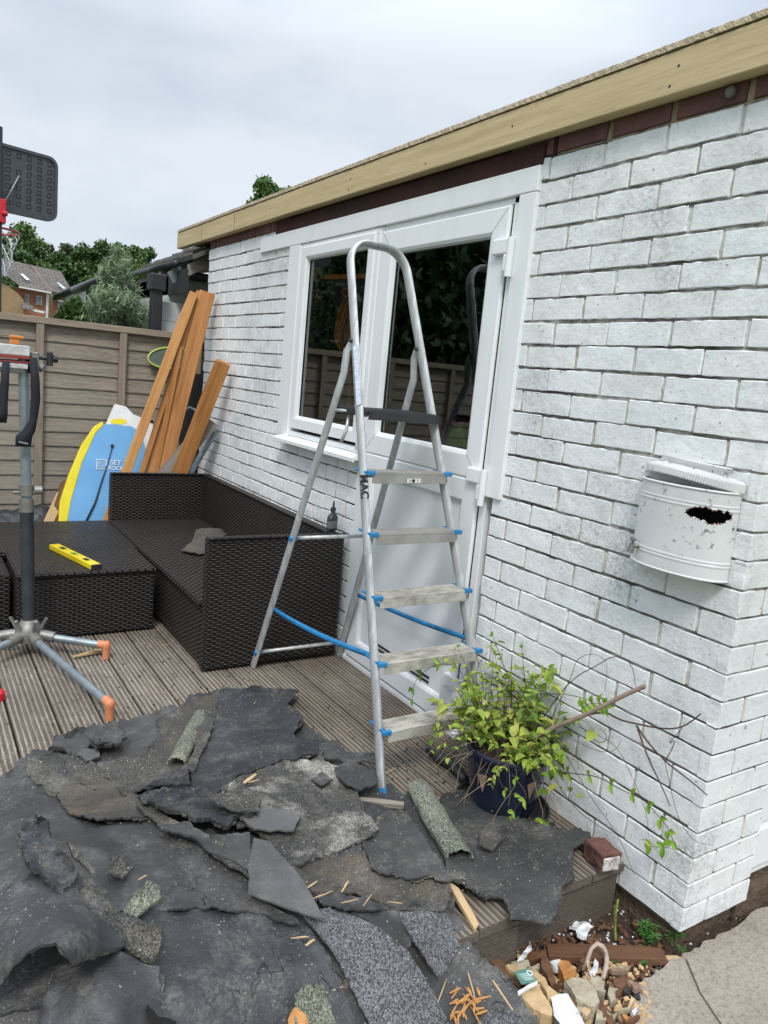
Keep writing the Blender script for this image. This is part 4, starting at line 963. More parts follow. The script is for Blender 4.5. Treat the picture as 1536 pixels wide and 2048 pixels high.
# ---------------------------------------------------------------- half round tin container on the wall
cn=thing('wall_planter_tin','rusted through half round white tin container with a small tap on the brick wall','container',(0,1.24,.9))
CY=1.234; 
def canpt(t,z,r=1):  # t 0..1 left(y+) to right(y-)
    k=0; a=.142; b=.086
    an=math.pi*t; return Vector((-.002-b*r*math.sin(an)**.85,CY+.0*k+a*math.cos(an)*r,z))
m=MB(); nt_=170; nz=110; z0,z1=.902,1.130; vs=[];fs=[]
def zz(t,k): return z0+(z1-z0)*k
for j in range(nz+1):
    k=j/nz
    for i in range(nt_+1):
        t=i/nt_; z=zz(t,k); rr_=1+ (.012 if any(abs(k-c)<.011 for c in (.80,.84,.20,.165)) else 0)
        vs.append(canpt(t,z,rr_))
hole=lambda t,k: abs((k-.73)-.03*noise.noise(Vector((t*24,2,0)))-.012*math.sin(t*30))<(.075*max(0,1-((t-.77)/.16)**2)**.5+.022*noise.noise(Vector((t*45,5,0)))+.014*noise.noise(Vector((t*130,k*40,0)))) if abs(t-.77)<.16 else False
rimf=[]
for j in range(nz):
    for i in range(nt_):
        if hole((i+.5)/nt_,(j+.5)/nz): continue
        q=j*(nt_+1)+i; near=any(hole((i+.5+a)/nt_,(j+.5+b)/nz) for a in(-1,0,1) for b in (-1,0,1))
        m.add([],[]); fs.append(((q,q+nt_+1,q+nt_+2,q+1),1 if near and random.random()<.45 else 0))
m.v=vs; m.f=[f for f,_ in fs]; m.m=[a for _,a in fs]
bd=m.build('body',[M['can'],M['rust']],cn,smooth=50,solid=.0015)
m=MB(); vs=[canpt(i/nt_,z0+.002,.985) for i in range(nt_+1)]; m.add(vs,[tuple(range(len(vs)))]); m.build('base',M['can'],bd)
m=MB(); m.box((-.004,CY-.13,z0),(-.0035,CY+.13,1.12)); m.build('back',M['void'],bd)
m=MB()  # flat black sheets put in for the darkness inside the tin
for zq in (1.00,1.108): vs=[canpt(i/40,zq,.97) for i in range(41)]; m.add(vs,[tuple(range(41))])
m.build('inner_dark',M['void'],bd)
for zr_,rr2 in ((z1,.0035),(z0,.003)):
    m=MB(); m.tube([canpt(i/nt_,zr_,1.01) for i in range(nt_+1)],rr2,8); m.build('rolled_rim',M['can'],bd,smooth=True)
m=MB(); vs=[];fs=[]   # ribbed lid, tipped open
nl=120
def lid(t,dz,r):
    an=math.pi*t; return Vector((-.006-.050*r*math.sin(an),CY+.150*math.cos(an),1.149+dz+.022*math.sin(an)*(1-t)+.004*math.cos(an)))
for i in range(nl+1):
    t=i/nl; rb_=1.0+(.035 if i%2 else 0); vs+=[lid(t,.010,rb_*.97),lid(t,.006,rb_),lid(t,-.010,rb_),lid(t,-.013,rb_*.97)]
for i in range(nl):
    for k in range(3): q=i*4+k; fs.append((q,q+1,q+5,q+4))
m.add(vs,fs)
vs=[];fs=[]
for i in range(41):
    t=i/40; an=math.pi*t; p=lid(t,.010,.97); vs+=[p,Vector((-.007,CY+.150*math.cos(an)*.95,p.z+.006))]
m.add(vs,[(2*i,2*i+2,2*i+3,2*i+1) for i in range(40)])
m.build('ribbed_lid',M['can'],cn)
m=MB(); m.add([(-.007,CY-.135,1.13),(-.007,CY+.122,1.13),(-.007,CY+.122,1.178),(-.007,CY+.106,1.192),(-.007,CY-.118,1.184),(-.007,CY-.135,1.165)],[(0,1,2,3,4,5)]); 
bk=m.build('back_plate',M['can'],cn,solid=-.003)
m=MB(); m.tube([(-.014,CY+.104,1.196),(-.014,CY-.11,1.187)],.0035,8); m.build('folded_edge',M['can'],bk,smooth=True)
for yy,z_ in ((CY+.088,1.178),(CY-.088,1.170)):
    m=MB(); m.lathe([(0,0),(.0075,0),(.0065,.004),(0,.0055)],n=12,M=Matrix.Translation((-.0085,yy,z_))@Matrix.Rotation(R(-90),4,'Y')); m.build('screw',M['can'],bk,smooth=40)
tpc=canpt(.30,.945,1.0); od=Vector((-.75,.55,0)).normalized()
m=MB(); m.tube([tpc,tpc+od*.022],.006,10); m.tube([tpc+od*.02+Vector((0,0,.004)),tpc+od*.024+Vector((0,0,-.020))],[.008,.0095],10); m.tube([tpc+od*.02+Vector((0,0,.0)),tpc+od*.02+Vector((0,0,.016))],.0035,8)
m.tube([tpc+od*.02+Vector((.006,.010,.018)),tpc+od*.02+Vector((-.006,-.010,.018))],.005,8); m.build('tap',M['cast'],cn,smooth=40)
# ---------------------------------------------------------------- torn roofing felt
def Hb(x,y):
    h=.17*math.exp(-((x+1.52)/.34)**2-((y-1.60)/.40)**2)+.05*math.exp(-((x+1.0)/.4)**2-((y-1.75)/.35)**2)+.012
    if y<1.27: 
        k=1.27-y; h-=min(k*.75,.15)*(1 if x>-1.2 else max(0,1-(-1.2-x)/.25))
    return h
def wav(x,y):
    r1=1-abs(noise.noise(Vector((x*3.2+y*1.5,y*2.6,7))))*2.2; r2=1-abs(noise.noise(Vector((x*7,y*6-x*2,17))))*2.4
    return .012*noise.noise(Vector((x*4,y*4,1)))+.004*noise.noise(Vector((x*10,y*9,4)))+.009*max(r1,0)**6+.002*max(r2,0)**4
def Hstiff(x,y): return .016-.25*max(0,1.24-y)
def on_surface(px,py,f):
    v=vray(px,py); v=v/v.length; z=0.0; p=None
    t=None; lo=.6; step=.03; t=lo
    prev=None
    while t<6:
        p=CAM+v*t; d=p.z-f(p.x,p.y)
        if d<0:
            a=t-step;b=t
            for _ in range(12):
                mid_=(a+b)/2; q=CAM+v*mid_
                if q.z-f(q.x,q.y)<0: b=mid_
                else: a=mid_
            return CAM+v*b
        t+=step
    return PZ(px,py,0)
def ragged(poly,amp,seed,step=5,keep=()):
    out=[]; n=len(poly)
    for i in range(n):
        a=Vector(poly[i]);b=Vector(poly[(i+1)%n]); L_=(b-a).length; k=max(1,int(L_/step)); nn_=Vector((-(b-a).y,(b-a).x)).normalized() if L_>0 else Vector((0,0))
        for j in range(k):
            t=j/k; p=a+(b-a)*t; s=noise.fractal(Vector((p.x*.035,p.y*.035,seed)),1,2.1,5)*amp*1.5+noise.noise(Vector((p.x*.25,p.y*.25,seed+9)))*amp*.6+noise.noise(Vector((p.x*.6,p.y*.6,seed+5)))*amp*.35
            if i in keep: s*=.15
            out.append((p.x+nn_.x*s,p.y+nn_.y*s))
    return out
def inside(p,poly):
    x,y=p; c=False; j=len(poly)-1
    for i in range(len(poly)):
        xi,yi=poly[i];xj,yj=poly[j]
        if (yi>y)!=(yj>y) and x<(xj-xi)*(y-yi)/(yj-yi)+xi: c=not c
        j=i
    return c
def sheet(name,label,poly,lift,mat,**k):
    o=sheet0(name,label,poly,lift,mat,**k)
    xs=[p[0] for p in poly]; ys=[p[1] for p in poly]; A_=abs(sum(poly[i-1][0]*poly[i][1]-poly[i][0]*poly[i-1][1] for i in range(len(poly))))/2
    if name in('felt_sheet','felt_strip') and 9000<A_<90000 and mat.name not in ('grey_mineral_felt','pale_smooth_felt','black_gap'):
        cx_=sum(xs)/len(xs); cy_=sum(ys)/len(ys); q=[]
        for x,y in poly:
            d=math.hypot(x-cx_,y-cy_) or 1; g_=2+4*noise.noise(Vector((x*.02,y*.02,3))); q.append((x+(x-cx_)/d*g_,y+(y-cy_)/d*g_))
        k2=dict(k); k2['jag']=k.get('jag',5)*1.5+1.5; k2['seed']=k.get('seed',1)+500; k2['curl']=k.get('curl',.014)*.5; k2['th']=.004; k2['grid']=16; k2['bumps']=k.get('bumps',()); k2['parent']=o
        sheet0('torn_layer',None,q,lift-.005,M['felt_gran'] if k.get('seed',1)%2 else M['tar'],**k2)
    return o
def zA(*q): return [(x*.4557,1350+y*.4557) for x,y in q]
def zB(*q): return [(450+x*.4557,1350+y*.4557) for x,y in q]
def zC(*q): return [(850+x*.4466,1500+y*.4466) for x,y in q]
def sheet0(name,label,poly,lift,mat,th=.0055,jag=5,seed=1,curl=.014,cr=24,bumps=(),base=None,grid=13,cat='roofing felt',group='torn pieces of roofing felt',amp=.0025,parent=None,keep=(),fr=16):
    base=base or Hb
    pol=ragged(poly,jag*.7,seed,keep=keep); 
    xs=[p[0] for p in pol]; ys=[p[1] for p in pol]
    P=np.array(pol); nb=len(pol)
    def dist(x,y): return float(np.sqrt(((P-np.array((x,y)))**2).sum(1).min()))
    pts=list(pol); rr=random.Random(seed)
    y=min(ys)+grid/2
    while y<max(ys):
        x=min(xs)+grid/2
        while x<max(xs):
            q=(x+rr.uniform(-3,3),y+rr.uniform(-3,3))
            if inside(q,pol) and dist(*q)>grid*.45: pts.append(q)
            x+=grid
        y+=grid
    ed=[(i,(i+1)%nb) for i in range(nb)]
    res=geometry.delaunay_2d_cdt([Vector(p) for p in pts],ed,[],1,1e-4)
    V2=res[0]; Fs=[f for f in res[2] if inside(((V2[f[0]].x+V2[f[1]].x+V2[f[2]].x)/3,(V2[f[0]].y+V2[f[1]].y+V2[f[2]].y)/3),pol)]
    top=[]
    for v in V2:
        d=dist(v.x,v.y); e=0
        if d<cr: e=curl*(1-d/cr)**2*(.55+1.3*noise.noise(Vector((v.x*.02,v.y*.02,seed*3.1))))
        for (bx,by,bh,br) in bumps:
            q=((v.x-bx)**2+(v.y-by)**2)/(br*br)
            if q<4: e+=bh*math.exp(-q*1.2)
        f=lambda X,Y,e=e: base(X,Y)+lift+wav(X,Y)*(1 if base is Hb else .4)+e+amp*noise.noise(Vector((X*fr,Y*fr,seed)))+amp*.5*noise.noise(Vector((X*fr*3,Y*fr*3,seed)))
        top.append(on_surface(v.x,v.y,f))
    n=len(top); m=MB()
    cnt={}
    for f in Fs:
        for a,b in ((f[0],f[1]),(f[1],f[2]),(f[2],f[0])): cnt[(a,b)]=1
    vs=top+[p-Vector((0,0,th)) for p in top]; fs=[]
    for f in Fs:
        a,b,c=[top[i] for i in f[:3]]
        up=(b-a).cross(c-a).z>0
        F3=f if up else f[::-1]; fs.append(tuple(F3)); fs.append(tuple(i+n for i in F3[::-1]))
        
    for (a,b) in list(cnt):
        if (b,a) not in cnt: fs.append((a,b,b+n,a+n))
    m.add(vs,fs); o=m.build(name,mat,parent,smooth=50)
    bmm=bmesh.new(); bmm.from_mesh(o.data); bmesh.ops.recalc_face_normals(bmm,faces=bmm.faces); bmm.to_mesh(o.data); bmm.free(); o.data.set_sharp_from_angle(angle=R(50))
    if parent is None: tag(o,label,cat,group)
    return o
SH=sheet
SH('felt_sheet','broad dark underlay of torn felt spread over the deck edge beneath all other pieces',[(-120,1650),(0,1562),(50,1518),(120,1495),(240,1450),(330,1415),(430,1378),(520,1392),(600,1440),(690,1500),(760,1560),(840,1600),(905,1720),(915,1830),(950,1900),(1030,2000),(1060,2120),(400,2180),(-120,2180)],.0,M['felt'],seed=1,jag=10,grid=20)
SH('felt_sheet','brown grey gritty felt piece behind the granule ridge at the top of the heap',zA((425,385),(640,345),(700,260),(690,205),(850,110),(975,60),(960,160),(890,300),(820,440),(700,470),(500,500),(440,450)),.010,M['felt_brown'],seed=2)
SH('felt_sheet','sandy felt flap with ragged edge at the upper left of the heap',zA((120,360),(250,340),(330,350),(470,420),(640,400),(760,420),(700,480),(520,520),(330,470),(250,520),(160,470),(110,410)),.017,M['felt_gran'],seed=3,jag=6)
SH('felt_sheet','smooth charcoal sheet across the left middle of the heap',zA((-60,520),(60,400),(150,330),(260,330),(320,470),(450,450),(620,590),(700,640),(830,720),(960,790),(1090,880),(1110,970),(1260,1050),(1320,1090),(1120,1040),(940,1020),(640,1028),(500,1040),(300,1000),(150,960),(-60,1020)),.014,M['felt'],seed=4,jag=6,curl=.012)
SH('felt_sheet','brown tinged smooth felt piece in the left centre of the heap',zA((250,520),(340,450),(460,440),(560,520),(690,640),(560,622),(430,628),(300,600)),.024,M['felt_brown'],seed=5,jag=5)
SH('felt_sheet','large bluish black sheet across the bottom left of the heap',zA((-80,1010),(150,980),(400,1045),(640,1028),(940,1022),(1120,1042),(1330,1095),(1420,1190),(1500,1350),(1560,1530),(1600,1700),(700,1720),(640,1500),(560,1380),(-80,1500)),.008,M['felt_blue'],seed=6,jag=5,curl=.004,grid=16)
SH('felt_sheet','long thin gritty felt strip lying diagonally through the heap centre',zA((455,440),(560,490),(700,600),(900,700),(1100,790),(1095,880),(960,800),(860,720),(700,655),(600,570)),.030,M['felt_gran'],seed=7,jag=5,th=.006)
SH('felt_sheet','dark felt flap wedged beneath the glittering slab in the middle',zA((690,660),(830,640),(900,700),(1090,690),(1100,800),(1090,850),(960,790),(850,715)),.036,M['felt'],seed=8,jag=5)
SH('felt_sheet','smooth black felt sheet with a ragged right edge at the top of the heap',zA((985,55),(1080,58),(1140,45),(1200,62),(1305,65),(1262,130),(1325,185),(1290,268),(1400,272),(1395,345),(1250,372),(1150,405),(1040,440),(1000,490),(925,525),(900,500),(835,495),(862,370),(930,210),(960,110)),.030,M['felt_blue'],seed=9,jag=6,curl=.016,th=.006)
SH('felt_sheet','narrow black felt tongue reaching right towards the ladder foot',zB((395,290),(460,300),(480,340),(600,335),(660,342),(655,378),(520,375),(400,360)),.022,M['felt'],seed=10,jag=4)
SH('felt_sheet','broad gritty felt piece blotched with white stains beside the ladder foot',zB((-30,520),(60,440),(300,370),(420,372),(520,400),(570,470),(585,540),(600,580),(672,670),(640,700),(560,740),(450,785),(340,822),(270,832),(210,760),(150,690),(60,640)),.027,M['felt_stain'],seed=11,jag=7,th=.006,curl=.014)
SH('felt_sheet','black scrap of felt behind the ladder foot',zB((480,400),(560,380),(665,430),(668,470),(600,500),(540,485),(490,440)),.036,M['felt'],seed=12,jag=6)
SH('felt_sheet','glittering thick felt slab in the middle of the heap',zA((605,530),(680,500),(830,500),(1000,525),(1145,545),(1130,600),(1060,600),(1000,662),(930,640),(830,610),(700,575),(640,560)),.048,M['tar'],seed=13,jag=8,th=.012,curl=.014,amp=.010)
SH('felt_sheet','grey sandy scrap overlapping the right end of the glittering slab',zA((900,520),(1010,515),(1145,540),(1138,595),(1050,600),(960,570)),.066,M['felt_gran'],seed=14,jag=4,th=.005)
SH('felt_sheet','small smooth felt lozenge just right of the glittering slab',zA((1050,620),(1150,580),(1240,590),(1325,612),(1290,680),(1200,684),(1120,670)),.042,M['felt_pale'],seed=15,jag=4,curl=.012)
SH('felt_sheet','brownish felt piece sprinkled with splinters in the centre right of the heap',zB((285,830),(450,785),(600,740),(640,860),(760,880),(900,890),(985,925),(985,985),(900,1010),(760,1030),(640,980),(560,950),(470,960),(380,950),(320,900)),.020,M['felt_brown'],seed=16,jag=5)
SH('felt_sheet','scratched charcoal piece left of the long granule roll',zB((615,690),(670,650),(700,600),(800,600),(860,690),(930,800),(975,860),(1040,870),(1060,900),(980,900),(900,880),(840,890),(760,880),(680,865),(635,840),(620,760)),.030,M['felt'],seed=17,jag=5,curl=.010,bumps=((880,1745,.012,40),))
SH('felt_sheet','big flat charcoal sheet hanging over the deck end beside the plant pot',zC((75,200),(130,190),(210,190),(250,225),(330,250),(400,300),(480,325),(600,345),(735,372),(725,410),(665,440),(660,500),(665,570),(610,610),(595,680),(590,740),(560,782),(480,765),(380,755),(370,700),(350,660),(270,650),(130,580),(60,560),(-20,540),(-30,480),(100,540),(60,330)),.016,M['felt'],seed=18,jag=5,base=Hstiff,curl=.010,th=.005)
SH('felt_sheet','light grey stiff smooth sheet with a pointed lower right tip, centre of heap',zA((1112,712),(1190,735),(1235,790),(1290,850),(1350,930),(1428,1075),(1260,1020),(1090,955),(1088,850)),.046,M['felt_pale'],seed=19,jag=2,curl=.012,bumps=((515,1690,.02,40),),th=.005)
SH('felt_sheet','black splintered strip under the brownish piece, right of the pale tip',zB((385,955),(520,960),(640,985),(760,1030),(900,1010),(985,985),(960,1030),(840,1035),(700,1028),(560,1028),(430,1015)),.026,M['felt'],seed=20,jag=6,curl=.014)
SH('felt_sheet','dark felt flap between the two light grey mineral pieces',zB((520,1030),(640,1030),(770,1035),(830,1110),(815,1190),(790,1205),(700,1130),(620,1075)),.022,M['felt'],seed=21,jag=4)
SH('felt_sheet','dark felt sheet running down to the wood debris at the bottom right of the heap',zB((790,1200),(900,1190),(1030,1190),(1110,1230),(1200,1290),(1300,1400),(1370,1490),(1390,1700),(980,1700),(960,1500),(880,1340)),.008,M['felt'],seed=22,jag=5)
SH('felt_sheet','long curved light grey mineral felt strip at the bottom centre',zB((345,1055),(440,1020),(540,1045),(640,1085),(730,1150),(800,1210),(860,1300),(920,1400),(960,1480),(1010,1600),(1030,1700),(700,1700),(640,1540),(570,1400),(480,1220),(410,1130)),.030,M['felt_grey'],seed=23,jag=2,curl=.006)
SH('felt_sheet','light grey mineral felt scrap pointing down beside the timber deck end',zB((760,1040),(850,1035),(965,1045),(1010,1120),(1032,1190),(985,1270),(940,1330),(880,1240),(820,1150)),.052,M['felt_grey'],seed=24,jag=3,curl=.014,bumps=((850,1870,.02,45),),th=.005)
SH('felt_sheet','small pile of snapped black felt at the upper left edge of the heap',zA((212,322),(250,265),(360,228),(470,205),(540,240),(550,262),(520,300),(400,318),(330,345)),.028,M['felt'],seed=25,jag=9,curl=.02,amp=.012,th=.010)
SH('felt_sheet','upper snapped flake on the small pile at the upper left edge',zA((370,265),(450,222),(500,200),(552,250),(500,300),(420,300)),.05,M['felt'],seed=26,jag=8,curl=.02,amp=.01,th=.006)
SH('felt_sheet','tiny grey felt triangle in front of the snapped pile',zA((335,345),(360,320),(430,322),(438,355),(380,375)),.032,M['felt_pale'],seed=27,jag=3)
SH('felt_sheet','greenish gritty offcut lying at the left centre near the curled strip',zA((540,1035),(590,960),(645,900),(700,925),(705,975),(650,1010),(600,1060)),.034,M['felt_green'],seed=28,jag=4,th=.006)
SH('felt_sheet','greenish gritty felt stub at the bottom edge left of the grey strip',zA((1290,1395),(1350,1360),(1415,1352),(1450,1450),(1480,1560),(1300,1600)),.045,M['felt_green'],seed=29,jag=4,th=.008)
SH('felt_sheet','sparkling grey granular scrap at the bottom edge near the wood debris',zB((1110,1532),(1160,1470),(1220,1460),(1300,1500),(1340,1600),(1100,1620)),.03,M['felt_grey'],seed=30,jag=4,th=.006)
# long curled charred strip, lower left
SH('felt_strip','crumpled glossy tar covered strip sticking up at the left of the heap',zA((75,700),(115,645),(150,655),(158,600),(212,640),(228,720),(290,780),(345,865),(300,930),(262,945),(200,880),(110,810)),.085,M['tar'],seed=31,jag=7,th=.014,amp=.016,curl=.02,fr=30,cat='felt strip')
SH('felt_strip','broken curled felt strip running down from the tar covered piece',zA((290,870),(350,880),(440,930),(490,1010),(560,1065),(640,1080),(705,1112),(712,1180),(682,1245),(640,1240),(560,1180),(450,1090),(350,1000),(300,930)),.05,M['felt_gran'],seed=32,jag=6,th=.012,amp=.012,curl=.02,cat='felt strip')
SH('felt_strip','thin broken edge strip lying along the right side of the tar piece',zA((290,720),(340,770),(400,830),(438,878),(400,870),(330,800)),.07,M['felt_gran'],seed=33,jag=4,th=.008,cat='felt strip')
SH('felt_strip','narrow black felt rope along the lower side of the broken strip',zA((265,950),(320,960),(420,1060),(560,1170),(680,1250),(640,1255),(520,1180),(380,1070)),.04,M['tar'],seed=34,jag=4,th=.012,curl=.012,cat='felt strip')
# the raised sheet with a dark hollow under it
def Hc(x,y):
    return Hb(x,y)
SH('felt_sheet','raised buckled sheet arching over a dark hollow in the bottom left corner',zA((-90,930),(0,955),(150,868),(230,900),(320,925),(400,1040),(480,1100),(560,1180),(320,1262),(300,1235),(240,1172),(180,1185),(120,1212),(60,1270),(0,1350),(-90,1420)),.05,M['felt_blue'],seed=35,jag=3,th=.006,curl=.004,bumps=((80,1900,.13,120),(150,1880,.06,60)),grid=14)
SH('felt_sheet','bluish sheet with fine parallel creases at the bottom left beside the hollow',zA((240,1290),(330,1262),(480,1180),(620,1260),(700,1280),(720,1480),(760,1532),(800,1700),(150,1700),(170,1500),(200,1400)),.03,M['felt_blue'],seed=36,jag=4,th=.006,grid=15,bumps=((200,2000,.05,90),))
# flat black sheet in place of a dark gash at bottom
SH('felt_sheet','small jet black patch standing for a dark gash in the felt at the bottom edge left of centre',zA((640,1450),(670,1470),(700,1500),(770,1520),(790,1600),(680,1600),(655,1500)),.052,M['void'],seed=37,jag=4,th=.003,curl=0)
rs_=random.Random(99); MT=['felt','tar','felt_gran','felt_pale','felt_brown','felt','felt_blue']
for k in range(6):
    cx0=rs_.uniform(30,1000); cy0=rs_.uniform(1480,2030)
    if cy0<1560-(cx0*.12) or (cx0>840 and cy0<1640) or cx0>600+(2048-cy0)*1.1: continue
    n_=rs_.randint(4,7); r_=rs_.uniform(10,34); a0=rs_.uniform(0,6.28); el=rs_.uniform(.35,.9)
    q=[(cx0+r_*math.cos(2*math.pi*i/n_)*rs_.uniform(.6,1.3),cy0+r_*el*math.sin(2*math.pi*i/n_)*rs_.uniform(.6,1.3)) for i in range(n_)]
    SH('felt_flake','small torn flake of felt lying loose on the heap',q,.040,M[MT[k%7]],seed=200+k,jag=3,th=.005,grid=9,curl=.010,cr=14,cat='felt flake',group='loose flakes of felt on the heap',amp=.006)
# mineral granule rolls
def roll(name,label,p0,p1,rad,lift,mat,seed,arc=200,ends=True,sq=.75):
    f=lambda x,y: Hb(x,y)+lift if p0[0]<800 else Hstiff(x,y)+lift
    A=on_surface(*p0,f);B=on_surface(*p1,f); d=(B-A); Ln=d.length; d.normalize(); s=Vector((0,0,1)).cross(d).normalized(); u=d.cross(s)
    if u.z<0: u=-u
    m=MB(); n=60;k=28; vs=[];fs=[]
    for th_ in (0,.004):
        for i in range(n+1):
            t=i/n
            for j in range(k+1):
                a=R(-(arc-180)/2+arc*j/k); r_=rad*(1+.10*noise.noise(Vector((t*6,j*.25,seed))))-th_
                rag_=(.012*noise.fractal(Vector((j*.4,seed,i)),1,2,3) if i in(0,n) else 0)
                q=A+d*(Ln*t+rag_)+s*math.cos(a)*r_+u*(math.sin(a)*r_*sq+rad*.25)+Vector((0,0,.004*noise.noise(Vector((t*4,seed,0)))))
                vs.append(q)
    W_=k+1; off=(n+1)*W_
    for i in range(n):
        for j in range(k):
            q=i*W_+j; fs.append((q,q+1,q+W_+1,q+W_)); fs.append((off+q,off+q+W_,off+q+W_+1,off+q+1))
        for j in (0,k):
            q=i*W_+j; fs.append((q,q+W_,off+q+W_,off+q) if j==0 else (q,off+q,off+q+W_,q+W_))
    for i in (0,n):
        for j in range(k): q=i*W_+j; fs.append((q,q+1,off+q+1,off+q))
    m.add(vs,fs); o=m.build(name,mat,None,smooth=60)
    bmm=bmesh.new(); bmm.from_mesh(o.data); bmesh.ops.recalc_face_normals(bmm,faces=bmm.faces); bmm.to_mesh(o.data); bmm.free(); o.data.set_sharp_from_angle(angle=R(60))
    return tag(o,label,'felt roll','mineral felt rolls')
roll('felt_roll','greenish granule felt roll lying between the ladder foot and the plant pot',(836,1582),(918,1724),.040,.012,M['felt_green'],5,arc=230)
roll('felt_roll','pale gritty felt ridge at the top of the heap beside the smooth black sheet',(404,1432),(352,1530),.030,.02,M['felt_green'],8,arc=190,sq=.6)
SH('felt_scrap','lumpy tan mortar crust along the side of the pale gritty ridge',zA((870,165),(960,130),(925,230),(890,330),(850,420),(820,410),(850,300)),.035,M['felt_gran'],seed=41,jag=5,amp=.012,th=.01,cat='felt scrap')
SH('felt_scrap','folded black felt corner at the foot of the pale gritty ridge',zA((640,488),(700,440),(822,388),(832,480),(740,478)),.055,M['tar'],seed=42,jag=4,curl=.012,cat='felt scrap')
m=MB()
tag(plank('wood_strip',PZ(716,1601,.03),PZ(806,1611,.03),.022,.018,M['greyplank'],None,rag=.003,seg=3),'short pale batten under the front foot of the ladder','wood strip')
# ---------------------------------------------------------------- crumbs and splinters
def crumbs(name,label,cat,regions,n,size,mat,seed,f=Hb,off=.02,kind='stuff',flat=.5,elong=1):
    rr=random.Random(seed); m=MB(); c=0
    while c<n:
        reg=rr.choice(regions); x=rr.uniform(reg[0],reg[2]); y=rr.uniform(reg[1],reg[3])
        p=on_surface(x,y,lambda X,Y:f(X,Y)+off); s=size*rr.uniform(.4,1.5)
        A=Matrix.Translation(p)@Matrix.Rotation(rr.uniform(0,6.28),4,'Z')@Matrix.Rotation(rr.uniform(-.5,.5),4,'X')
        vs=[A@Vector((sx*s*elong*rr.uniform(.4,1),sy*s*rr.uniform(.4,1),sz*s*flat)) for sx,sy,sz in ((-1,-1,-1),(1,-1,-1),(1,1,-1),(-1,1,-1),(-1,-1,1),(1,-1,1),(1,1,1),(-1,1,1))]
        m.add(vs,[(0,3,2,1),(4,5,6,7),(0,1,5,4),(1,2,6,5),(2,3,7,6),(3,0,4,7)]); c+=1
    o=m.build(name,mat,None); return tag(o,label,cat,kind=kind)
HF=lambda X,Y: 0.0
crumbs('felt_grit','dark crumbs of felt scattered over the deck boards','grit',[(250,1280,700,1500),(560,1350,900,1560),(0,1280,500,1480),(780,1440,920,1580)],330,.0032,M['felt'],5,HF,.002)
crumbs('pale_grit','pale specks of grit scattered over the torn felt','grit',[(0,1600,900,2040),(450,1500,900,1800),(900,1560,1120,1800)],420,.0013,M['stone'],6,Hb,.045)
crumbs('deck_dust','pale specks scattered over the deck and seat','grit',[(100,1280,700,1480)],160,.0016,M['rawwood'],8,HF,.002)
spl=[(600,1772,.055,20,.05),(520,1440,.0,0,0)]
def chip(p,L_,w_,ang,mat,label,lift=.0,group='wood splinters scattered on the felt and deck',h=.004,tilt=.05):
    d=Vector((math.cos(ang),math.sin(ang),tilt)); a=p-d*L_/2;b=p+d*L_/2; a=a+Vector((0,0,lift)); b=b+Vector((0,0,lift)); n=5; F,Ln=bframe(a,b); m=MB(); vs=[];fs=[]; rr=random.Random(int(p.x*1e4))
    for i in range(n+1):
        t=i/n; k=math.sin(math.pi*(.08+.84*t))**.5*rr.uniform(.7,1.1); 
        for sy,sz in ((-1,-1),(1,-1),(1,1),(-1,1)): vs.append((Ln*t,sy*w_/2*k,sz*h/2*k+.0015*noise.noise(Vector((t*5,p.x*9,0)))))
    for i in range(n):
        for k in range(4): fs.append((i*4+k,i*4+(k+1)%4,(i+1)*4+(k+1)%4,(i+1)*4+k))
    fs+=[(3,2,1,0),(n*4,n*4+1,n*4+2,n*4+3)]; m.add(vs,fs)
    return tag(m.build('wood_splinter',mat,None,F),label,'splinter',group)
rr=random.Random(21)
LB='small pale wood splinter lying loose on the felt or the deck'
for (x,y,z_,Lc,wc,an) in ((620,1772,.04,.07,.008,.2),(690,1773,.04,.05,.012,.5),(645,1790,.045,.05,.005,.0),(700,1802,.045,.06,.006,-.1),(735,1800,.045,.05,.007,.4),(790,1805,.04,.05,.004,-.4),(500,1557,.045,.05,.02,.3),(508,1562,.045,.04,.01,.1),(780,1542,.01,.07,.012,.0),(600,1875,.03,.05,.008,-.6),(620,1885,.03,.04,.008,.3),(277,1440,.01,.09,.006,1.9),(315,1447,.01,.07,.007,.2),(60,1850,.05,.04,.006,.4),(885,1980,.02,.06,.005,.5),(940,1960,.02,.09,.006,1.0),(875,1925,.02,.035,.007,.9),(285,1755,.04,.03,.004,.1),(510,1405,.04,.03,.004,.8),(1005,1990,.0,.10,.007,1.5),(890,1845,.03,.05,.008,-.5),(700,1460,.0,.03,.004,.4),(655,1500,.0,.03,.004,.9),(330,1385,.0,.03,.005,.2),(330,1290,.0,.05,.005,.1)):
    p=on_surface(x,y,lambda X,Y,z_=z_:(Hb(X,Y) if z_>.015 else 0)+z_+.003); chip(p,Lc*rr.uniform(.6,1.2),wc*rr.uniform(.35,.75),an+rr.uniform(-.3,.3),M['rawwood'],LB,h=.0025)
for i in range(26):   # orange splinter cluster at the bottom
    x=rr.uniform(905,965);y=rr.uniform(1975,2040); p=on_surface(x,y,lambda X,Y:Hb(X,Y)+.02+rr.uniform(0,.012)); chip(p,rr.uniform(.02,.05),.006,rr.uniform(-.3,1.4),M['planko'],'orange wood splinter in the loose cluster at the bottom of the heap','','cluster of orange splinters' ) if False else tag(chip(p,rr.uniform(.02,.055),rr.uniform(.0025,.007),rr.uniform(-.5,1.6),M['planko'],None,h=.003),'orange wood splinter in the loose cluster near the bottom edge','splinter','cluster of orange splinters')
p=PZ(183,1305,.012); tag(chip(p,.17,.022,.25,M['rawwood'],None,h=.012,tilt=.03),'tapered pale wood shard on the deck by the orange tripod foot','wood shard').name='wood_shard'
a=on_surface(905,1772,lambda X,Y:.03); b=on_surface(953,1856,lambda X,Y:.005)
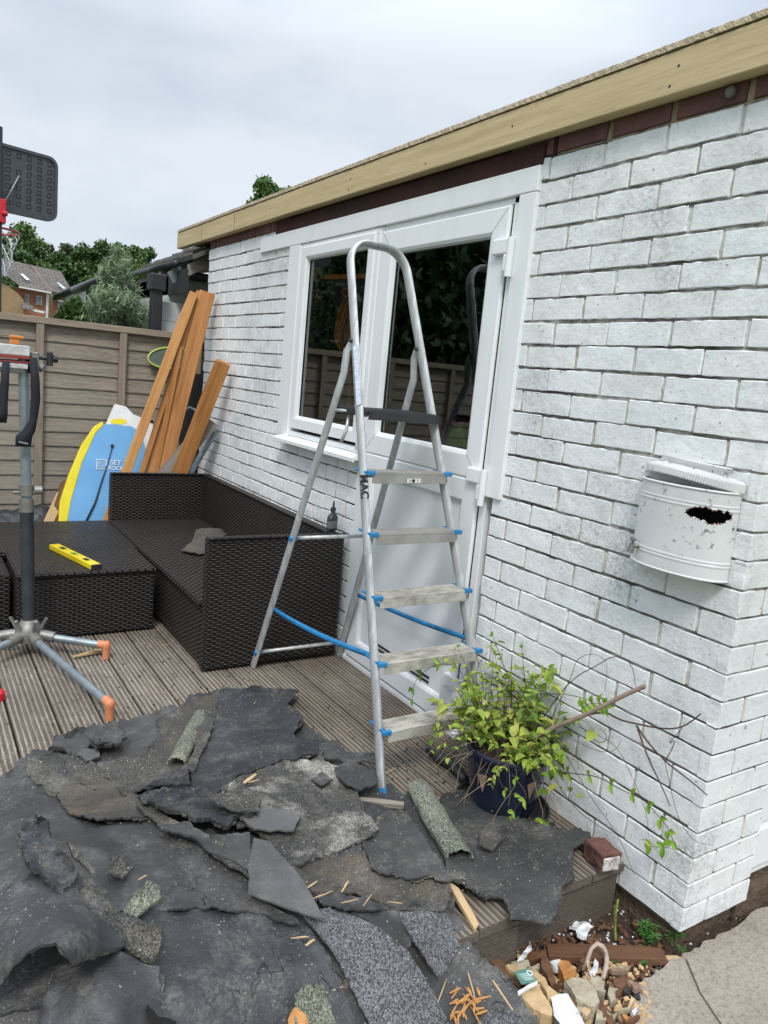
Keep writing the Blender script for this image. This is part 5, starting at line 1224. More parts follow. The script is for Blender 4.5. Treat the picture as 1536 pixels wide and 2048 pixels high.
tag(plank('snapped_batten',a,b,.022,.014,M['rawwood'],None,rag=.02,seg=4),'pale snapped batten poking out below the charcoal sheet at the deck end','batten')
a=on_surface(870,1835,lambda X,Y:.0); 
SH('orange_wood_chunk','orange wood chunk at the bottom edge left of the grey felt strip',[(575,2040),(590,2015),(615,2030),(625,2080),(580,2090)],.05,M['planko'],seed=50,jag=3,th=.02,cat='wood chunk',group=None)
# felt offcut on the sofa seat
Hseat=lambda X,Y: SS
SH('felt_offcut','curved dark felt offcut lying on the rattan seat',[(362,1100),(385,1082),(392,1058),(420,1055),(452,1060),(455,1068),(425,1075),(424,1108),(400,1106)],.006,M['felt_brown'],seed=51,jag=2,base=Hseat,curl=.02,cat='felt scrap',group=None,grid=9,amp=.002)
# black hose piece on deck by pot
m=MB(); m.tube([PZ(856,1500,.02),PZ(880,1517,.022),PZ(905,1530,.022),PZ(930,1560,.022)],[.012,.02,.02,.018],10); tag(m.build('black_offcut',M['blackp'],smooth=True),'black curved plastic offcut on the deck behind the plant pot','plastic offcut')
# leaning dark marks
# ---------------------------------------------------------------- debris in the soil
Hg=lambda X,Y: GZ+.01
def deb(name,label,cat,poly,h,mat,seed,lift=0,jag=3,th=None,amp=.004,group=None,cr=20,curl=.0,grid=8):
    return SH(name,label,poly,lift+h,mat,th=th or h,jag=jag,seed=seed,base=Hg,curl=curl,cr=cr,cat=cat,group=group,grid=grid,amp=amp,fr=40)
def zF(*q): return [(900+x*.2604,1800+y*.2604) for x,y in q]
o=plank('broken_plank',PZ(1094,1906,GZ+.035),PZ(1330,1912,GZ+.035),.05,.022,M['brownwood'],None,rag=.008,seg=6); tag(o,'long brown grooved plank lying on the soil near the wall corner','plank')
o=plank('broken_plank',PZ(968,1903,GZ+.07),PZ(1046,1975,GZ+.05),.03,.012,M['brownwood'],None,rag=.01,seg=6); tag(o,'thin reddish brown lath at the left of the debris','plank')
o=plank('wood_offcut',PZ(1285,1922,GZ+.03),PZ(1358,1916,GZ+.03),.014,.012,M['rawwood'],None,rag=.005,seg=4); tag(o,'small pale lath end at the right tip of the brown plank','wood offcut')
G2='lumps of rubble in the debris'
for i,(pl_,mt,nm,lb,ct,hh) in enumerate([
 (zF((880,620),(940,595),(1050,590),(1085,640),(1150,780),(1110,830),(1040,810),(960,730)),'stone','rubble_lump','largest yellowish mortar lump in the middle of the debris','rubble',.05),
 (zF((960,780),(1020,775),(1060,850),(1040,890),(975,850)),'stone','rubble_lump','small yellowish lump just below the largest one','rubble',.035),
 (zF((470,480),(600,460),(615,500),(540,530)),'stone','rubble_lump','flat pale stone above the green card','rubble',.03),
 (zF((600,510),(690,480),(700,520),(650,540)),'stone','rubble_lump','flat grey stone right of the green card','rubble',.03),
 (zF((1060,600),(1150,590),(1205,700),(1180,725),(1120,690)),'stone','rubble_lump','long pale stone right of the largest lump','rubble',.035),
 (zF((1225,660),(1290,680),(1290,760),(1235,790),(1215,720)),'stone','rubble_lump','squarish pale stone near the concrete edge','rubble',.03),
 (zF((1280,505),(1335,510),(1335,570),(1290,560)),'stone','rubble_lump','small pale cobble beyond the brown plank','rubble',.025),
 (zF((1130,850),(1200,840),(1240,880),(1190,930),(1120,910)),'stone','rubble_lump','low tan lump at the bottom of the debris','rubble',.03),
 (zF((345,430),(430,405),(510,410),(505,445),(420,470),(350,460)),'brownwood','wood_fragment','dark brown bark fragment at the upper left of the debris','wood fragment',.03),
 (zF((700,430),(740,412),(770,470),(800,560),(810,640),(780,670),(745,600),(715,520)),'brownwood','wood_fragment','upright split brown timber end behind the green card','wood fragment',.05),
 (zF((845,480),(900,465),(975,560),(960,595),(880,615),(860,560)),'planko2','wood_fragment','reddish weathered wood block beside the largest lump','wood fragment',.05),
 (zF((590,545),(650,520),(760,650),(830,720),(800,790),(760,780),(700,640)),'rawwood','wood_fragment','orange split wood wedge beside the pale torn board','wood fragment',.05),
 (zF((520,720),(600,690),(680,650),(740,760),(785,880),(640,850),(600,790)),'rawwood','wood_fragment','broad pale torn board at the bottom left of the debris','wood fragment',.06),
 (zF((600,405),(690,400),(740,370),(745,410),(690,440),(600,470)),'brownwood','wood_fragment','dark brown sliver touching the left end of the long plank','wood fragment',.03),
 (zF((1040,700),(1130,740),(1230,860),(1290,960),(1230,960),(1150,860)),'brownwood','wood_fragment','rotten brown lath running to the bottom edge','wood fragment',.03),
 (zF((1220,590),(1330,585),(1400,600),(1330,680),(1260,650)),'brownwood','wood_fragment','dark rust brown flake by the concrete','wood fragment',.03),
 (zF((1340,650),(1400,640),(1440,690),(1462,750),(1430,765),(1400,700),(1370,730),(1340,700)),'tar','tar_scrap','black tarry scrap on the edge of the concrete','tar scrap',.02),
 (zF((1320,870),(1400,900),(1440,960),(1360,980)),'planko','wood_fragment','orange wood piece at the bottom right of the debris','wood fragment',.025),
 (zF((425,500),(480,495),(560,560),(520,580),(450,540)),'rawwood','wood_fragment','pale wood scrap above the green card','wood fragment',.05),
 ]): deb(nm,lb,ct,pl_,hh,M[mt],60+i,lift=.01,group=None,jag=4,amp=.006)
deb('plastic_sheet_scrap','white plastic scrap at the bottom centre of the debris','plastic scrap',zF((775,745),(840,720),(905,722),(950,800),(1000,880),(1060,1000),(880,1000),(800,880)),.05,M['pvc'],80,lift=.02,jag=2,th=.003,amp=.02,curl=.01)
deb('plastic_sheet_scrap','crumpled white polythene below the torn deck edge','plastic scrap',zF((912,215),(950,160),(1030,155),(1100,200),(1060,250),(1050,300),(980,280),(965,230)),.02,M['pvc'],81,jag=4,th=.003,amp=.02,lift=.01)
deb('white_fleck','curled white scrap standing above the bark fragment','plastic scrap',zF((560,420),(610,340),(615,310),(628,380),(600,400),(570,445),(510,470)),.05,M['pvc'],82,jag=3,th=.003,amp=.02)
deb('white_rag','white torn rag inside the loop of rope','rag',zF((1110,450),(1140,480),(1135,540),(1090,590),(1070,550),(1105,500)),.04,M['pvc'],83,jag=3,th=.004,amp=.015)
deb('pale_board_edge','white edged board scrap under the green card','board scrap',zF((520,700),(600,650),(668,618),(672,640),(600,680),(525,725)),.075,M['hwhite'],84,jag=1,th=.006,amp=.001,lift=.01)
c_=[(1028,1942),(1056,1937),(1061,1941),(1072,1961),(1043,1969)]
o=deb('printed_card','small green printed card with a white ring on the debris','card',c_,.078,M['card'],85,jag=.3,th=.0015,amp=.0,lift=.012)
p=on_surface(1059,1946,lambda X,Y:Hg(X,Y)+.094)
m=MB(); m.tube([(p.x+.006*math.cos(t*math.pi/8),p.y+.0075*math.sin(t*math.pi/8),p.z) for t in range(16)],.0014,5,closed=True); m.build('white_ring',M['whitemark'],o)
q0=on_surface(1038,1952,lambda X,Y:Hg(X,Y)+.093)
m=MB()
for k in range(4): m.tube([(q0.x+.0,q0.y-.006*k+.004,q0.z),(q0.x+.028,q0.y-.006*k-.004,q0.z)],.0008,4)
m.build('printed_lines',M['whitemark'],o)
m=MB(); pts=[(1171,1940),(1176,1915),(1183,1897),(1194,1887),(1205,1893),(1212,1905),(1214,1925),(1210,1945),(1205,1958)]
zz_=[.03,.06,.085,.095,.085,.07,.05,.035,.03]
m.tube([PZ(x,y,GZ+z) for (x,y),z in zip(pts,zz_)],[.006,.006,.005,.006,.007,.006,.007,.007,.006],8); tag(m.build('rope_loop',M['rope'],smooth=True),'loop of frayed pinkish rope standing over the debris','rope')
rp=random.Random(31)
rd=random.Random(55)
for k in range(60):
    cx0=rd.uniform(985,1285); cy0=rd.uniform(1915,2044)
    if cx0<1000+(cy0-1915)*.75: continue
    n_=rd.randint(3,6); r_=rd.uniform(6,19); an=rd.uniform(0,3.14); el=rd.uniform(.15,.6); q=[]
    for i in range(n_):
        t=6.283*i/n_; X_=r_*math.cos(t)*rd.uniform(.7,1.3); Y_=r_*el*math.sin(t)*rd.uniform(.7,1.3); q.append((cx0+X_*math.cos(an)-Y_*math.sin(an),cy0+X_*math.sin(an)+Y_*math.cos(an)))
    SH('debris_shard','small broken shard in the loose debris below the deck end',q,rd.uniform(.03,.06),M[rd.choice(['rawwood','brownwood','stone','hwhite','stone','rawwood','tan','brownwood'])],th=.012,jag=2,seed=400+k,base=Hg,curl=0,cat='shard',group='shards in the debris',grid=9,amp=.01,fr=40)
def peb(n,reg,size,mats,name,label,group,seed):
    rr=random.Random(seed)
    for i in range(n):
        x=rr.uniform(reg[0],reg[2]);y=rr.uniform(reg[1],reg[3]); p=PZ(x,y,GZ+.012); s=size*rr.uniform(.5,1.4); m=MB()
        prof=[(0,-.5),(.9,-.4),(1,.1),(.5,.42),(0,.45)]; m.lathe([(a*s,b*s) for a,b in prof],n=5,M=Matrix.Translation(p)@Matrix.Rotation(rr.uniform(0,6),4,'Z')@Matrix.Diagonal((1,rr.uniform(.5,.9),rr.uniform(.5,.9),1)))
        m.v=[tuple(Vector(v)+Vector((noise.noise(Vector(v)*60+Vector((i,0,0))),noise.noise(Vector(v)*60+Vector((0,i,5))),0))*s*.5) for v in m.v]
        tag(m.build(name,M[rr.choice(mats)]),label,'pebble',group)
peb(60,(1180,1960,1300,2046),.012,['stone','stone2','stone','rope'],'pebble','small pale pebble in the gravel by the concrete edge','pebbles by the concrete edge',41)
peb(34,(1230,1915,1345,1955),.012,['stone2','stone2','stone'],'pebble','small grey pebble behind the long brown plank','pebbles behind the plank',42)
peb(30,(960,1895,1240,1990),.012,['stone','brownwood','rawwood'],'debris_crumb','small broken lump among the wood debris','loose lumps among the debris',43)
crumbs('white_flecks','tiny white flecks scattered on the soil under the wall','flecks',[(1180,1790,1300,1880),(1380,1790,1530,1900),(1090,1840,1260,1890)],130,.0028,M['pvc'],9,Hg,.012)
crumbs('bark_litter','brown bark and wood crumbs over the soil','litter',[(1050,1840,1340,1960),(950,1890,1300,2046)],500,.005,M['brownwood'],10,Hg,.02,elong=1.8)
crumbs('pale_litter','pale wood and mortar crumbs over the soil','litter',[(980,1900,1300,2046)],420,.0045,M['rawwood'],12,Hg,.024,elong=1.6)
# brick on the deck corner
bp=PZ(1205,1716,.0); bk=thing('broken_brick','broken red brick with one white painted end on the deck corner by the wall','brick',(bp.x,bp.y,0))
F,Ln=bframe(PZ(1196,1690,.035),PZ(1222,1712,.035)); 
BF=Matrix.Translation((PZ(1203,1708,.035)))@Matrix.Rotation(math.atan2((PZ(1226,1718,.03)-PZ(1188,1680,.03)).y,(PZ(1226,1718,.03)-PZ(1188,1680,.03)).x),4,'Z')
m=MB(); L2,W2,H2=.042,.032,.026; n=8; vs=[];fs=[]
def bsurf(m,mi,faces): pass
m.box((-L2,-W2,-H2),(L2,W2,H2)); bo=m.build('body',M['redbrick'] if False else redbrick('broken_red_brick',(.17,.08,.06),(.10,.05,.04),1.6),bk,BF)
s1=bo.modifiers.new('s','SUBSURF'); s1.subdivision_type='SIMPLE'; s1.levels=s1.render_levels=4
d1=bo.modifiers.new('d','DISPLACE'); t1=bpy.data.textures.new('bc','CLOUDS'); t1.noise_scale=.035; d1.texture=t1; d1.strength=.016
m=MB(); m.box((L2+.001,-W2*.86,-H2*.8),(L2+.006,W2*.86,H2*.75)); eo=m.build('painted_end',simple('pitted_white_end',(.72,.70,.68),(.3,.27,.25),.7,70,.8,90),bk,BF,bevel=.002)
# ---------------------------------------------------------------- plants
def leaf_faces(m,p,d,u,L_,w_,mi=0,fold=.25):
    d=d.normalized(); s=d.cross(u); 
    if s.length<1e-4: s=d.cross(Vector((1,0,0)))
    s.normalize(); u=s.cross(d)
    P=lambda a,b,c: p+d*(L_*a)+s*(w_*b)+u*(w_*c)
    vs=[p,P(.3,0,0),P(.65,0,-.05),P(1,0,-.25),P(.25,.42,fold),P(.6,.40,fold-.05),P(.25,-.42,fold),P(.6,-.40,fold-.05)]
    m.add(vs,[(0,4,1),(1,4,5,2),(2,5,3),(0,1,6),(1,2,7,6),(2,3,7)],mi)
PC=Vector((-.160,1.625,0)); PR=.128; PH=.215
pot=thing('potted_climber','dark blue glazed pot of leafy yellow green climber against the white brick wall','plant',tuple(PC))
m=MB(); m.lathe([(0,.003),(.088,.0),(.096,.006),(.112,.08),(.124,.16),(.126,.20),(.134,.205),(.136,.22),(.130,.228),(.120,.222),(.116,.19),(0,.19)],tuple(PC),48); pb=m.build('pot',M['potglaze'],pot,smooth=50)
for az in (192,268):   # tan unglazed marks
    m=MB(); tri=[]
    for da,z_ in ((-9,.155),(8,.163),(1,.098)):
        a=R(az+da); r_=.1105+(z_-.08)*.15+.003; tri.append((PC.x+r_*math.cos(a),PC.y+r_*math.sin(a),z_))
    m.add(tri,[(0,1,2)]); m.build('tan_mark',M['tan'],pb,solid=.001)
m=MB(); m.lathe([(0,.208),(.06,.212),(.117,.20)],tuple(PC),24); m.build('compost',M['soil'],pot,smooth=True)
m=MB(); m.lathe([(.10,.0),(.15,.004),(.156,.02),(.150,.021),(.145,.008),(.10,.004)],(PC.x,PC.y,.001),32); m.build('saucer',M['blackp'],pot,smooth=50)
ms=MB(); ml=MB(); mg=MB(); rr=random.Random(77); 
for k in range(78):
    a=rr.uniform(0,2*math.pi); r0=rr.uniform(.0,.10); p=PC+Vector((r0*math.cos(a),r0*math.sin(a),.205)); 
    a2=a+rr.uniform(-.8,.8); d=Vector((math.cos(a2)*rr.uniform(.25,1.0),math.sin(a2)*rr.uniform(.25,1.0),rr.uniform(.4,1.2))).normalized(); 
    Ls=rr.uniform(.10,.33); pts=[p]; n=9; droop=rr.uniform(.03,.48)
    if k<18: d=Vector((rr.uniform(-.15,.25),rr.uniform(.0,.45),1)).normalized(); Ls=rr.uniform(.22,.34); droop=.02; p=PC+Vector((rr.uniform(-.05,.07),rr.uniform(-.02,.09),.205)); pts=[p]
    for i in range(n):
        d=(d+Vector((rr.uniform(-.24,.24),rr.uniform(-.24,.24),-droop*i/n*1.3+rr.uniform(-.1,.1)))).normalized(); q=pts[-1]+d*Ls/n
        if q.x>-.012: q.x=-.012-rr.uniform(0,.004); d.x=-abs(d.x)*.3
        pts.append(q)
    ms.tube(pts,[.0016*(1-.6*i/n) for i in range(n+1)],4)
    for i in range(2,n+1):
        for sg in (-1,1):
            if rr.random()<.28: continue
            dd=(pts[i]-pts[i-1]).normalized(); s=dd.cross(Vector((rr.uniform(-.5,.5),rr.uniform(-.5,.5),1))).normalized()*sg
            ld=(s*.9+dd*rr.uniform(.1,.8)+Vector((rr.uniform(-.4,.4),rr.uniform(-.4,.4),rr.uniform(-.5,.45)))).normalized(); L_=rr.uniform(.018,.050)*(1.1 if k>40 else .6)
            tip=pts[i]+ld*L_
            if tip.x>-.004: continue
            leaf_faces(ml,pts[i],ld,Vector((rr.uniform(-.3,.3),rr.uniform(-.3,.3),1)),L_,L_*.72)
for k in range(42):   # straw and dry tendrils
    a=rr.uniform(0,2*math.pi); p=PC+Vector((rr.uniform(.04,.11)*math.cos(a),rr.uniform(.04,.11)*math.sin(a),.21)); d=Vector((math.cos(a),math.sin(a),rr.uniform(.3,1.4))).normalized(); pts=[p]
    n=10; Ls=rr.uniform(.12,.30)
    for i in range(n):
        d=(d+Vector((rr.uniform(-.32,.32),rr.uniform(-.32,.32),-.20))).normalized(); q=pts[-1]+d*Ls/n
        if q.x>-.006: q.x=-.006
        q.z=max(q.z,.01); pts.append(q)
    mg.tube(pts,.0008,3)
ms.build('stems',M['stem'],pot,smooth=True); ml.build('foliage',M['leaf'],pot,smooth=False); mg.build('dry_tendrils',M['deadgrass'],pot,smooth=True)
def vine(pxs,xw,r_,mat,leaves=(),ls=.03,name='twig',every=0,rr=random.Random(5)):
    pts=[PX(x,y,xw(i/(len(pxs)-1)) if callable(xw) else xw) for i,(x,y) in enumerate(pxs)]
    # smooth
    for _ in range(2):
        q=[pts[0]]
        for a,b in zip(pts,pts[1:]): q+= [a*.75+b*.25,a*.25+b*.75]
        q.append(pts[-1]); pts=q
    m=MB(); m.tube(pts,[r_*(1-.5*i/len(pts)) for i in range(len(pts))],5); m.build(name,mat,pot,smooth=True); 
    if every:
        ml=MB(); 
        for i in range(2,len(pts),every):
            for sg in (-1,1):
                dd=(pts[i]-pts[i-1]).normalized(); s=Vector((1,0,0)).cross(dd).normalized()*sg
                ldr=(s*.8+dd*.6+Vector((-.35,0,.0))).normalized(); leaf_faces(ml,pts[i],ldr,Vector((-1,0,.4)),ls*rr.uniform(.8,1.2),ls*.62,fold=.18)
        leaf_faces(ml,pts[-1],pts[-1]-pts[-2],Vector((-1,0,.3)),ls,ls*.6)
        ml.build('leaves',M['leafbig'],pot)
def zE(*q): return [(780+x*.4362,1200+y*.4362) for x,y in q]
T=M['twig']
vine(zE((690,640),(835,350),(850,280),(900,246),(960,252),(1000,290),(985,420)),-.03,.0012,T)
vine(zE((640,640),(760,450),(850,350),(950,300),(1020,255),(1080,270),(1115,310),(1125,390)),-.04,.0018,T)
vine(zE((800,560),(980,505),(1050,550),(1150,572),(1240,590),(1330,590),(1400,545),(1425,520)),-.035,.0032,T)
vine(zE((1130,575),(1180,650),(1260,740),(1380,830),(1455,895)),-.03,.0030,T)
vine(zE((1135,590),(1190,740),(1240,840),(1285,945)),-.03,.0026,T)
vine(zE((1260,740),(1290,690),(1310,640),(1270,665),(1340,590),(1350,560)),-.03,.0015,T)
vine(zE((620,430),(780,428),(900,450),(980,510)),-.05,.0015,T)
vine(zE((1260,740),(1290,880),(1320,1000),(1390,1110),(1480,1125)),-.015,.0010,T)
vine(zE((860,560),(930,640),(980,660),(1000,620),(960,590)),-.04,.0014,T)
vine(zE((800,700),(930,920),(1050,1080),(1120,1260)),-.02,.0012,T)
vine(zE((740,800),(850,960),(960,1040),(1055,1085)),-.02,.0012,T)
vine(zE((860,580),(1000,640),(1060,700),(1100,790),(1130,850),(1180,990),(1185,1085)),-.03,.0010,T)
vine(zE((700,860),(760,940),(780,1020)),-.04,.0012,M['deadgrass'])
vine(zE((840,640),(960,700),(1040,690),(1060,640)),-.04,.0010,T)
vine(zE((520,640),(560,500),(555,360),(560,250)),-.06,.0022,T)
vine(zE((480,500),(460,380),(455,340)),-.10,.0018,T); vine(zE((440,560),(400,420),(395,310),(430,260)),-.13,.0016,T)
vine(zE((600,560),(640,430),(700,350),(730,318)),-.05,.0012,M['stem'],every=9,ls=.030)
vine(zE((330,470),(270,490),(187,478)),-.22,.0022,T)
vine(zE((800,790),(880,800),(960,810),(1040,860),(1120,895),(1180,930),(1225,985),(1265,1030),(1290,1075),(1298,1110),(1270,1140),(1200,1128)),-.05,.0016,M['stem'],every=5,ls=.030)
vine(zE((880,500),(900,480),(940,470),(985,480)),-.05,.0014,M['stem'],every=3,ls=.034)
vine(zE((360,420),(330,330),(290,300),(240,290),(180,310),(130,350),(105,400),(103,450)),lambda t:-.22-.06*t,.0014,M['stem'],every=6,ls=.030)
vine(zE((480,640),(500,740),(490,800),(520,870),(570,890)),lambda t:-.30,.0014,M['stem'],every=6,ls=.024)
vine(zE((560,800),(640,900),(580,940),(560,990)),lambda t:-.32,.0014,M['stem'],every=5,ls=.024)
vine(zE((330,560),(250,570),(150,620),(60,650)),lambda t:-.24-.08*t,.0010,M['deadgrass'])
vine(zE((640,520),(530,330),(500,240),(470,160)),-.08,.0018,M['stem'],every=3,ls=.017)
vine(zE((640,500),(620,380),(610,280),(605,215)),-.07,.0014,M['stem'],every=3,ls=.015)
vine(zE((700,850),(720,930),(690,1000),(700,1010)),-.14,.0012,M['stem'],every=9,ls=.03)
a=PX(1290,1373,-.06); b=PX(1068,1475,-.13)
m=MB(); m.tube([b+(a-b)*t+Vector((0,0,.003*math.sin(t*9))) for t in [i/14 for i in range(15)]],[.0065+.001*noise.noise(Vector((i,0,0))) for i in range(15)],8); tag(m.build('dry_stick',simple('dry_grey_stick',(.32,.24,.18),(.22,.16,.12),.8,30),smooth=50),'dry grey brown stick poking right out of the potted climber','stick')
# weeds
def weed(px,py,zg,h,n,seed,label,nm='weed_plant'):
    rr=random.Random(seed); c=PZ(px,py,zg); o=thing(nm,label,'weed',tuple(c)); m=MB(); s_=MB()
    for k in range(n):
        a=rr.uniform(0,6.28); d=Vector((math.cos(a)*.5,math.sin(a)*.5,1)).normalized(); tip=c+d*h*rr.uniform(.5,1); s_.tube([c,tip],.001,4)
        for j in range(9):
            t=rr.uniform(.4,1); p=c+(tip-c)*t; b=rr.uniform(0,6.28); leaf_faces(m,p,Vector((math.cos(b),math.sin(b),.3)),Vector((0,0,1)),h*.28,h*.11)
    s_.build('stem',M['weed'],o); m.build('leaves',M['weed'],o)
weed(1290,1892,GZ+.02,.07,9,1,'bright green weed left of the wall corner foot'); weed(1338,1888,GZ+.02,.075,9,2,'bright green weed right under the wall corner'); weed(1360,1908,-.15,.03,6,3,'tiny low weed on the concrete edge by the corner'); weed(1228,1935,GZ+.02,.03,5,4,'tiny weed among the pebbles behind the rope loop'); weed(1282,1935,GZ+.02,.035,5,6,'pale little weed right of the pebbles')
m=MB(); cs=[PZ(1231,1880,GZ+.02),PZ(1229,1850,GZ+.05),PZ(1230,1825,GZ+.09),PZ(1236,1800,GZ+.13)]; m.tube(cs,[.006,.011,.011,.004],8,ry=.003); tag(m.build('green_stalk',simple('yellow_green_stalk',(.22,.28,.06),(.3,.33,.1),.5)),'thick yellow green stalk standing in the soil below the brick','stalk')
# ---------------------------------------------------------------- trees and neighbours
def leafcloud(name,blobs,n,size,mat,parent,seed,shell=.55,squash=1.0,elong=1.5,narrow=False):
    """many small leaf faces spread through a crown made of uneven clumps"""
    rs=np.random.RandomState(seed); B=np.array([b[:3] for b in blobs],float); Rr=np.array([b[3] for b in blobs],float)
    w_=Rr**2; idx=rs.choice(len(B),n,p=w_/w_.sum())
    dr=rs.normal(size=(n,3)); dr/=np.linalg.norm(dr,axis=1)[:,None]
    rad=Rr[idx]*(shell+(1-shell)*rs.rand(n)**.6)*(1+.16*rs.normal(size=n))
    c=B[idx]+dr*rad[:,None]*np.array([1,1,squash])
    a=rs.normal(size=(n,3)); a/=np.linalg.norm(a,axis=1)[:,None]; b=np.cross(a,rs.normal(size=(n,3))); b/=np.linalg.norm(b,axis=1)[:,None]
    s=size*(.5+rs.rand(n))[:,None]; k=elong
    V=np.stack([c-a*s*k,c+b*s*(.18 if narrow else .85),c+a*s*k,c-b*s*(.18 if narrow else .85)],1).reshape(-1,3)
    me=bpy.data.meshes.new(name); me.vertices.add(n*4); me.vertices.foreach_set('co',V.ravel().astype(np.float32))
    me.loops.add(n*4); me.loops.foreach_set('vertex_index',np.arange(n*4,dtype=np.int32)); me.polygons.add(n); me.polygons.foreach_set('loop_start',np.arange(0,n*4,4,dtype=np.int32))
    me.materials.append(mat); me.update(); me.validate()
    o=bpy.data.objects.new(name,me); col.objects.link(o); place(o,parent,I4); return o
def tree(label,c,top,rx,n,size,mat,seed,rz=None,group='trees beyond the fence',nb=70,base=0,cat='tree',name='broadleaf_tree'):
    rr=random.Random(seed); x,y=c; rz=rz or rx*.75; zc=top-rz
    o=thing(name,label,cat,(x,y,0),group); blobs=[]
    for i in range(nb):
        a=rr.uniform(0,6.28); u=rr.uniform(-1,1); r_=rr.uniform(.35,.92)
        blobs.append((x+rx*r_*math.cos(a)*(1-u*u)**.5,y+rx*.7*r_*math.sin(a)*(1-u*u)**.5,zc+rz*r_*u,rx*rr.uniform(.14,.30)))
    blobs.append((x,y,zc,rx*.62)); blobs.append((x,y,zc-rz*.5,rx*.6))
    leafcloud('crown',blobs,n,size,mat,o,seed,shell=.35,elong=1.0)
    m=MB(); m.tube([(x,y,0),(x+.1*rx*.2,y,zc*.5),(x,y,zc+rz*.3)],[rx*.075,rx*.055,rx*.02],8)
    for i in range(7):
        b=blobs[i]; m.tube([(x,y,zc-rz*.6+i*.1*rz),((x+b[0])/2,(y+b[1])/2,(zc-rz*.3+b[2])/2),b[:3]],[rx*.035,rx*.022,rx*.006],6)
    m.build('trunk',M['bark'],o,smooth=True); return o
def at(px,py,y): return PY(px,py,y)
def T_(label,px,py,y,rx_px,n,size,mat,seed,**k):
    p=at(px,py,y); rx=rx_px*(y)/FPX*1.35; n=int(n*3.2); size*=.68; return tree(label,(p.x,y),p.z,rx,n,size,M[mat],seed,**k)
T_('dark green rounded tree at the far left behind the basketball hoop',4,452,62,58,15000,.17,'tree2',1,rz=4.5)
T_('mid green tree behind the left house roof',66,452,64,52,15000,.17,'tree1',2,rz=5.2)
T_('sparse grey green tree between the two darker ones above the roofs',120,474,66,34,8000,.15,'treeg',3,rz=4.6)
T_('tall dark tree left of centre above the olive shrub',188,454,64,44,15000,.17,'tree2',4,rz=5.6)
T_('second dark tree crown just right of the tall one',238,460,66,42,14000,.17,'tree1',5,rz=5)
T_('dark low tree meeting the tiled roof on the right of the tree line',288,480,64,40,12000,.17,'tree2',6,rz=4)
T_('yellowish low tree in front of the dark tree line',258,500,56,42,9000,.15,'tree3',7,rz=3)
T_('dark tree filling the gap behind the red house gable',148,505,60,50,12000,.17,'tree2',8,rz=4.4)
T_('tree top peeping over the pale timber roof edge',545,368,30,58,14000,.11,'tree1',9,rz=1.9)
T_('low dark tree behind the left house',30,496,58,66,10000,.17,'tree2',12,rz=3.6)
T_('low dark tree at the foot of the tree line beyond the shrub',215,530,58,64,12000,.17,'tree2',13,rz=4)
# houses
hs=thing('red_brick_house','orange red brick house with grey roof and tan brick end, left background','house',(3,44,0),'houses beyond the fence')
HY=44.0
def hp(x,y,dy=0): return PY(x,y,HY+dy)
def hquad(nm,q,mat,parent,dy=(0,0,0,0),th=.12,uv=False):
    ps=[hp(x,y,d) for (x,y),d in zip(q,dy)]; m=MB(); k=len(ps); b=[p+Vector((.0,th,-.02)) for p in ps]
    m.add(ps+b,[tuple(range(k)),tuple(range(2*k-1,k-1,-1))]+[(i,k+i,k+(i+1)%k,(i+1)%k) for i in range(k)])
    o=m.build(nm,mat,parent,uv=False)
    me=o.data; uvl=me.uv_layers.new(name='UVMap'); nrm=(ps[1]-ps[0]).cross(ps[-1]-ps[0]).normalized(); U=(ps[1]-ps[0]).normalized(); V=nrm.cross(U)
    for lp in me.loops: c=me.vertices[lp.vertex_index].co-ps[0]; uvl.data[lp.index].uv=(c.dot(U),c.dot(V))
    return o
WALL=hquad('wall',[(30,574),(98,586),(96,680),(28,680)],M['hred'],hs)
hquad('end_wall',[(-60,560),(-20,548),(34,585),(47,600),(46,680),(-60,680)],M['htan'],hs,dy=(-1,-1,-1,-1,-1,-1))
hquad('roof',[(40,572),(103,583),(62,530),(6,517)],M['tile'],hs,dy=(-.6,-.6,2.2,2.2),th=.2)
hquad('roof',[(-70,560),(8,548),(40,572),(6,517),(-60,502)],M['tile'],hs,dy=(-1.3,-1.3,-.9,2.2,2.2),th=.2)
hquad('gutter',[(38,572),(103,584),(103,587),(38,575)],M['hwhite'],hs,dy=(-1.0,)*4)
hquad('corner_board',[(93,586),(98,587),(96,640),(91,640)],M['hwhite'],WALL,dy=(-.12,)*4,th=.05)
for (a,b,c,d) in ((50,587,58,606),(72,591,84,609)):
    f=hquad('window',[(a,b),(c,b+1.5),(c,d+1.5),(a,d)],M['hwhite'],WALL,dy=(-.1,)*4,th=.08)
    w2=(c-a-3)/2
    for k in range(2): hquad('pane',[(a+1+k*(w2+1),b+1.6),(a+1+k*(w2+1)+w2,b+2.2),(a+1+k*(w2+1)+w2,d-1.2),(a+1+k*(w2+1),d-1.8)],M['hglass'],f,dy=(-.2,)*4,th=.02)
hquad('canopy',[(45,604),(66,612),(64,620),(44,617)],M['tile'],hs,dy=(-1.2,-1.2,-1.8,-1.8)); hquad('canopy',[(64,617),(90,623),(88,627),(64,622)],M['hwhite'],hs,dy=(-1.2,)*4)
hquad('roof_window',[(40,547),(47,548),(60,560),(53,560)],M['rooflight'],hs,dy=(.4,.4,-.1,-.1),th=.04)
h2=thing('brick_house','second brick house with steep grey roof and one bright roof window, right of the first','house',(5,46,0),'houses beyond the fence')
hquad('wall',[(104,582),(140,590),(138,680),(102,680)],M['hred'],h2,dy=(1,)*4); hquad('wall',[(97,583),(106,586),(104,680),(95,680)],M['htan'],h2,dy=(.6,)*4)
hquad('roof',[(100,582),(150,592),(122,543),(60,530)],M['tile'],h2,dy=(.5,.5,3.4,3.4),th=.2)
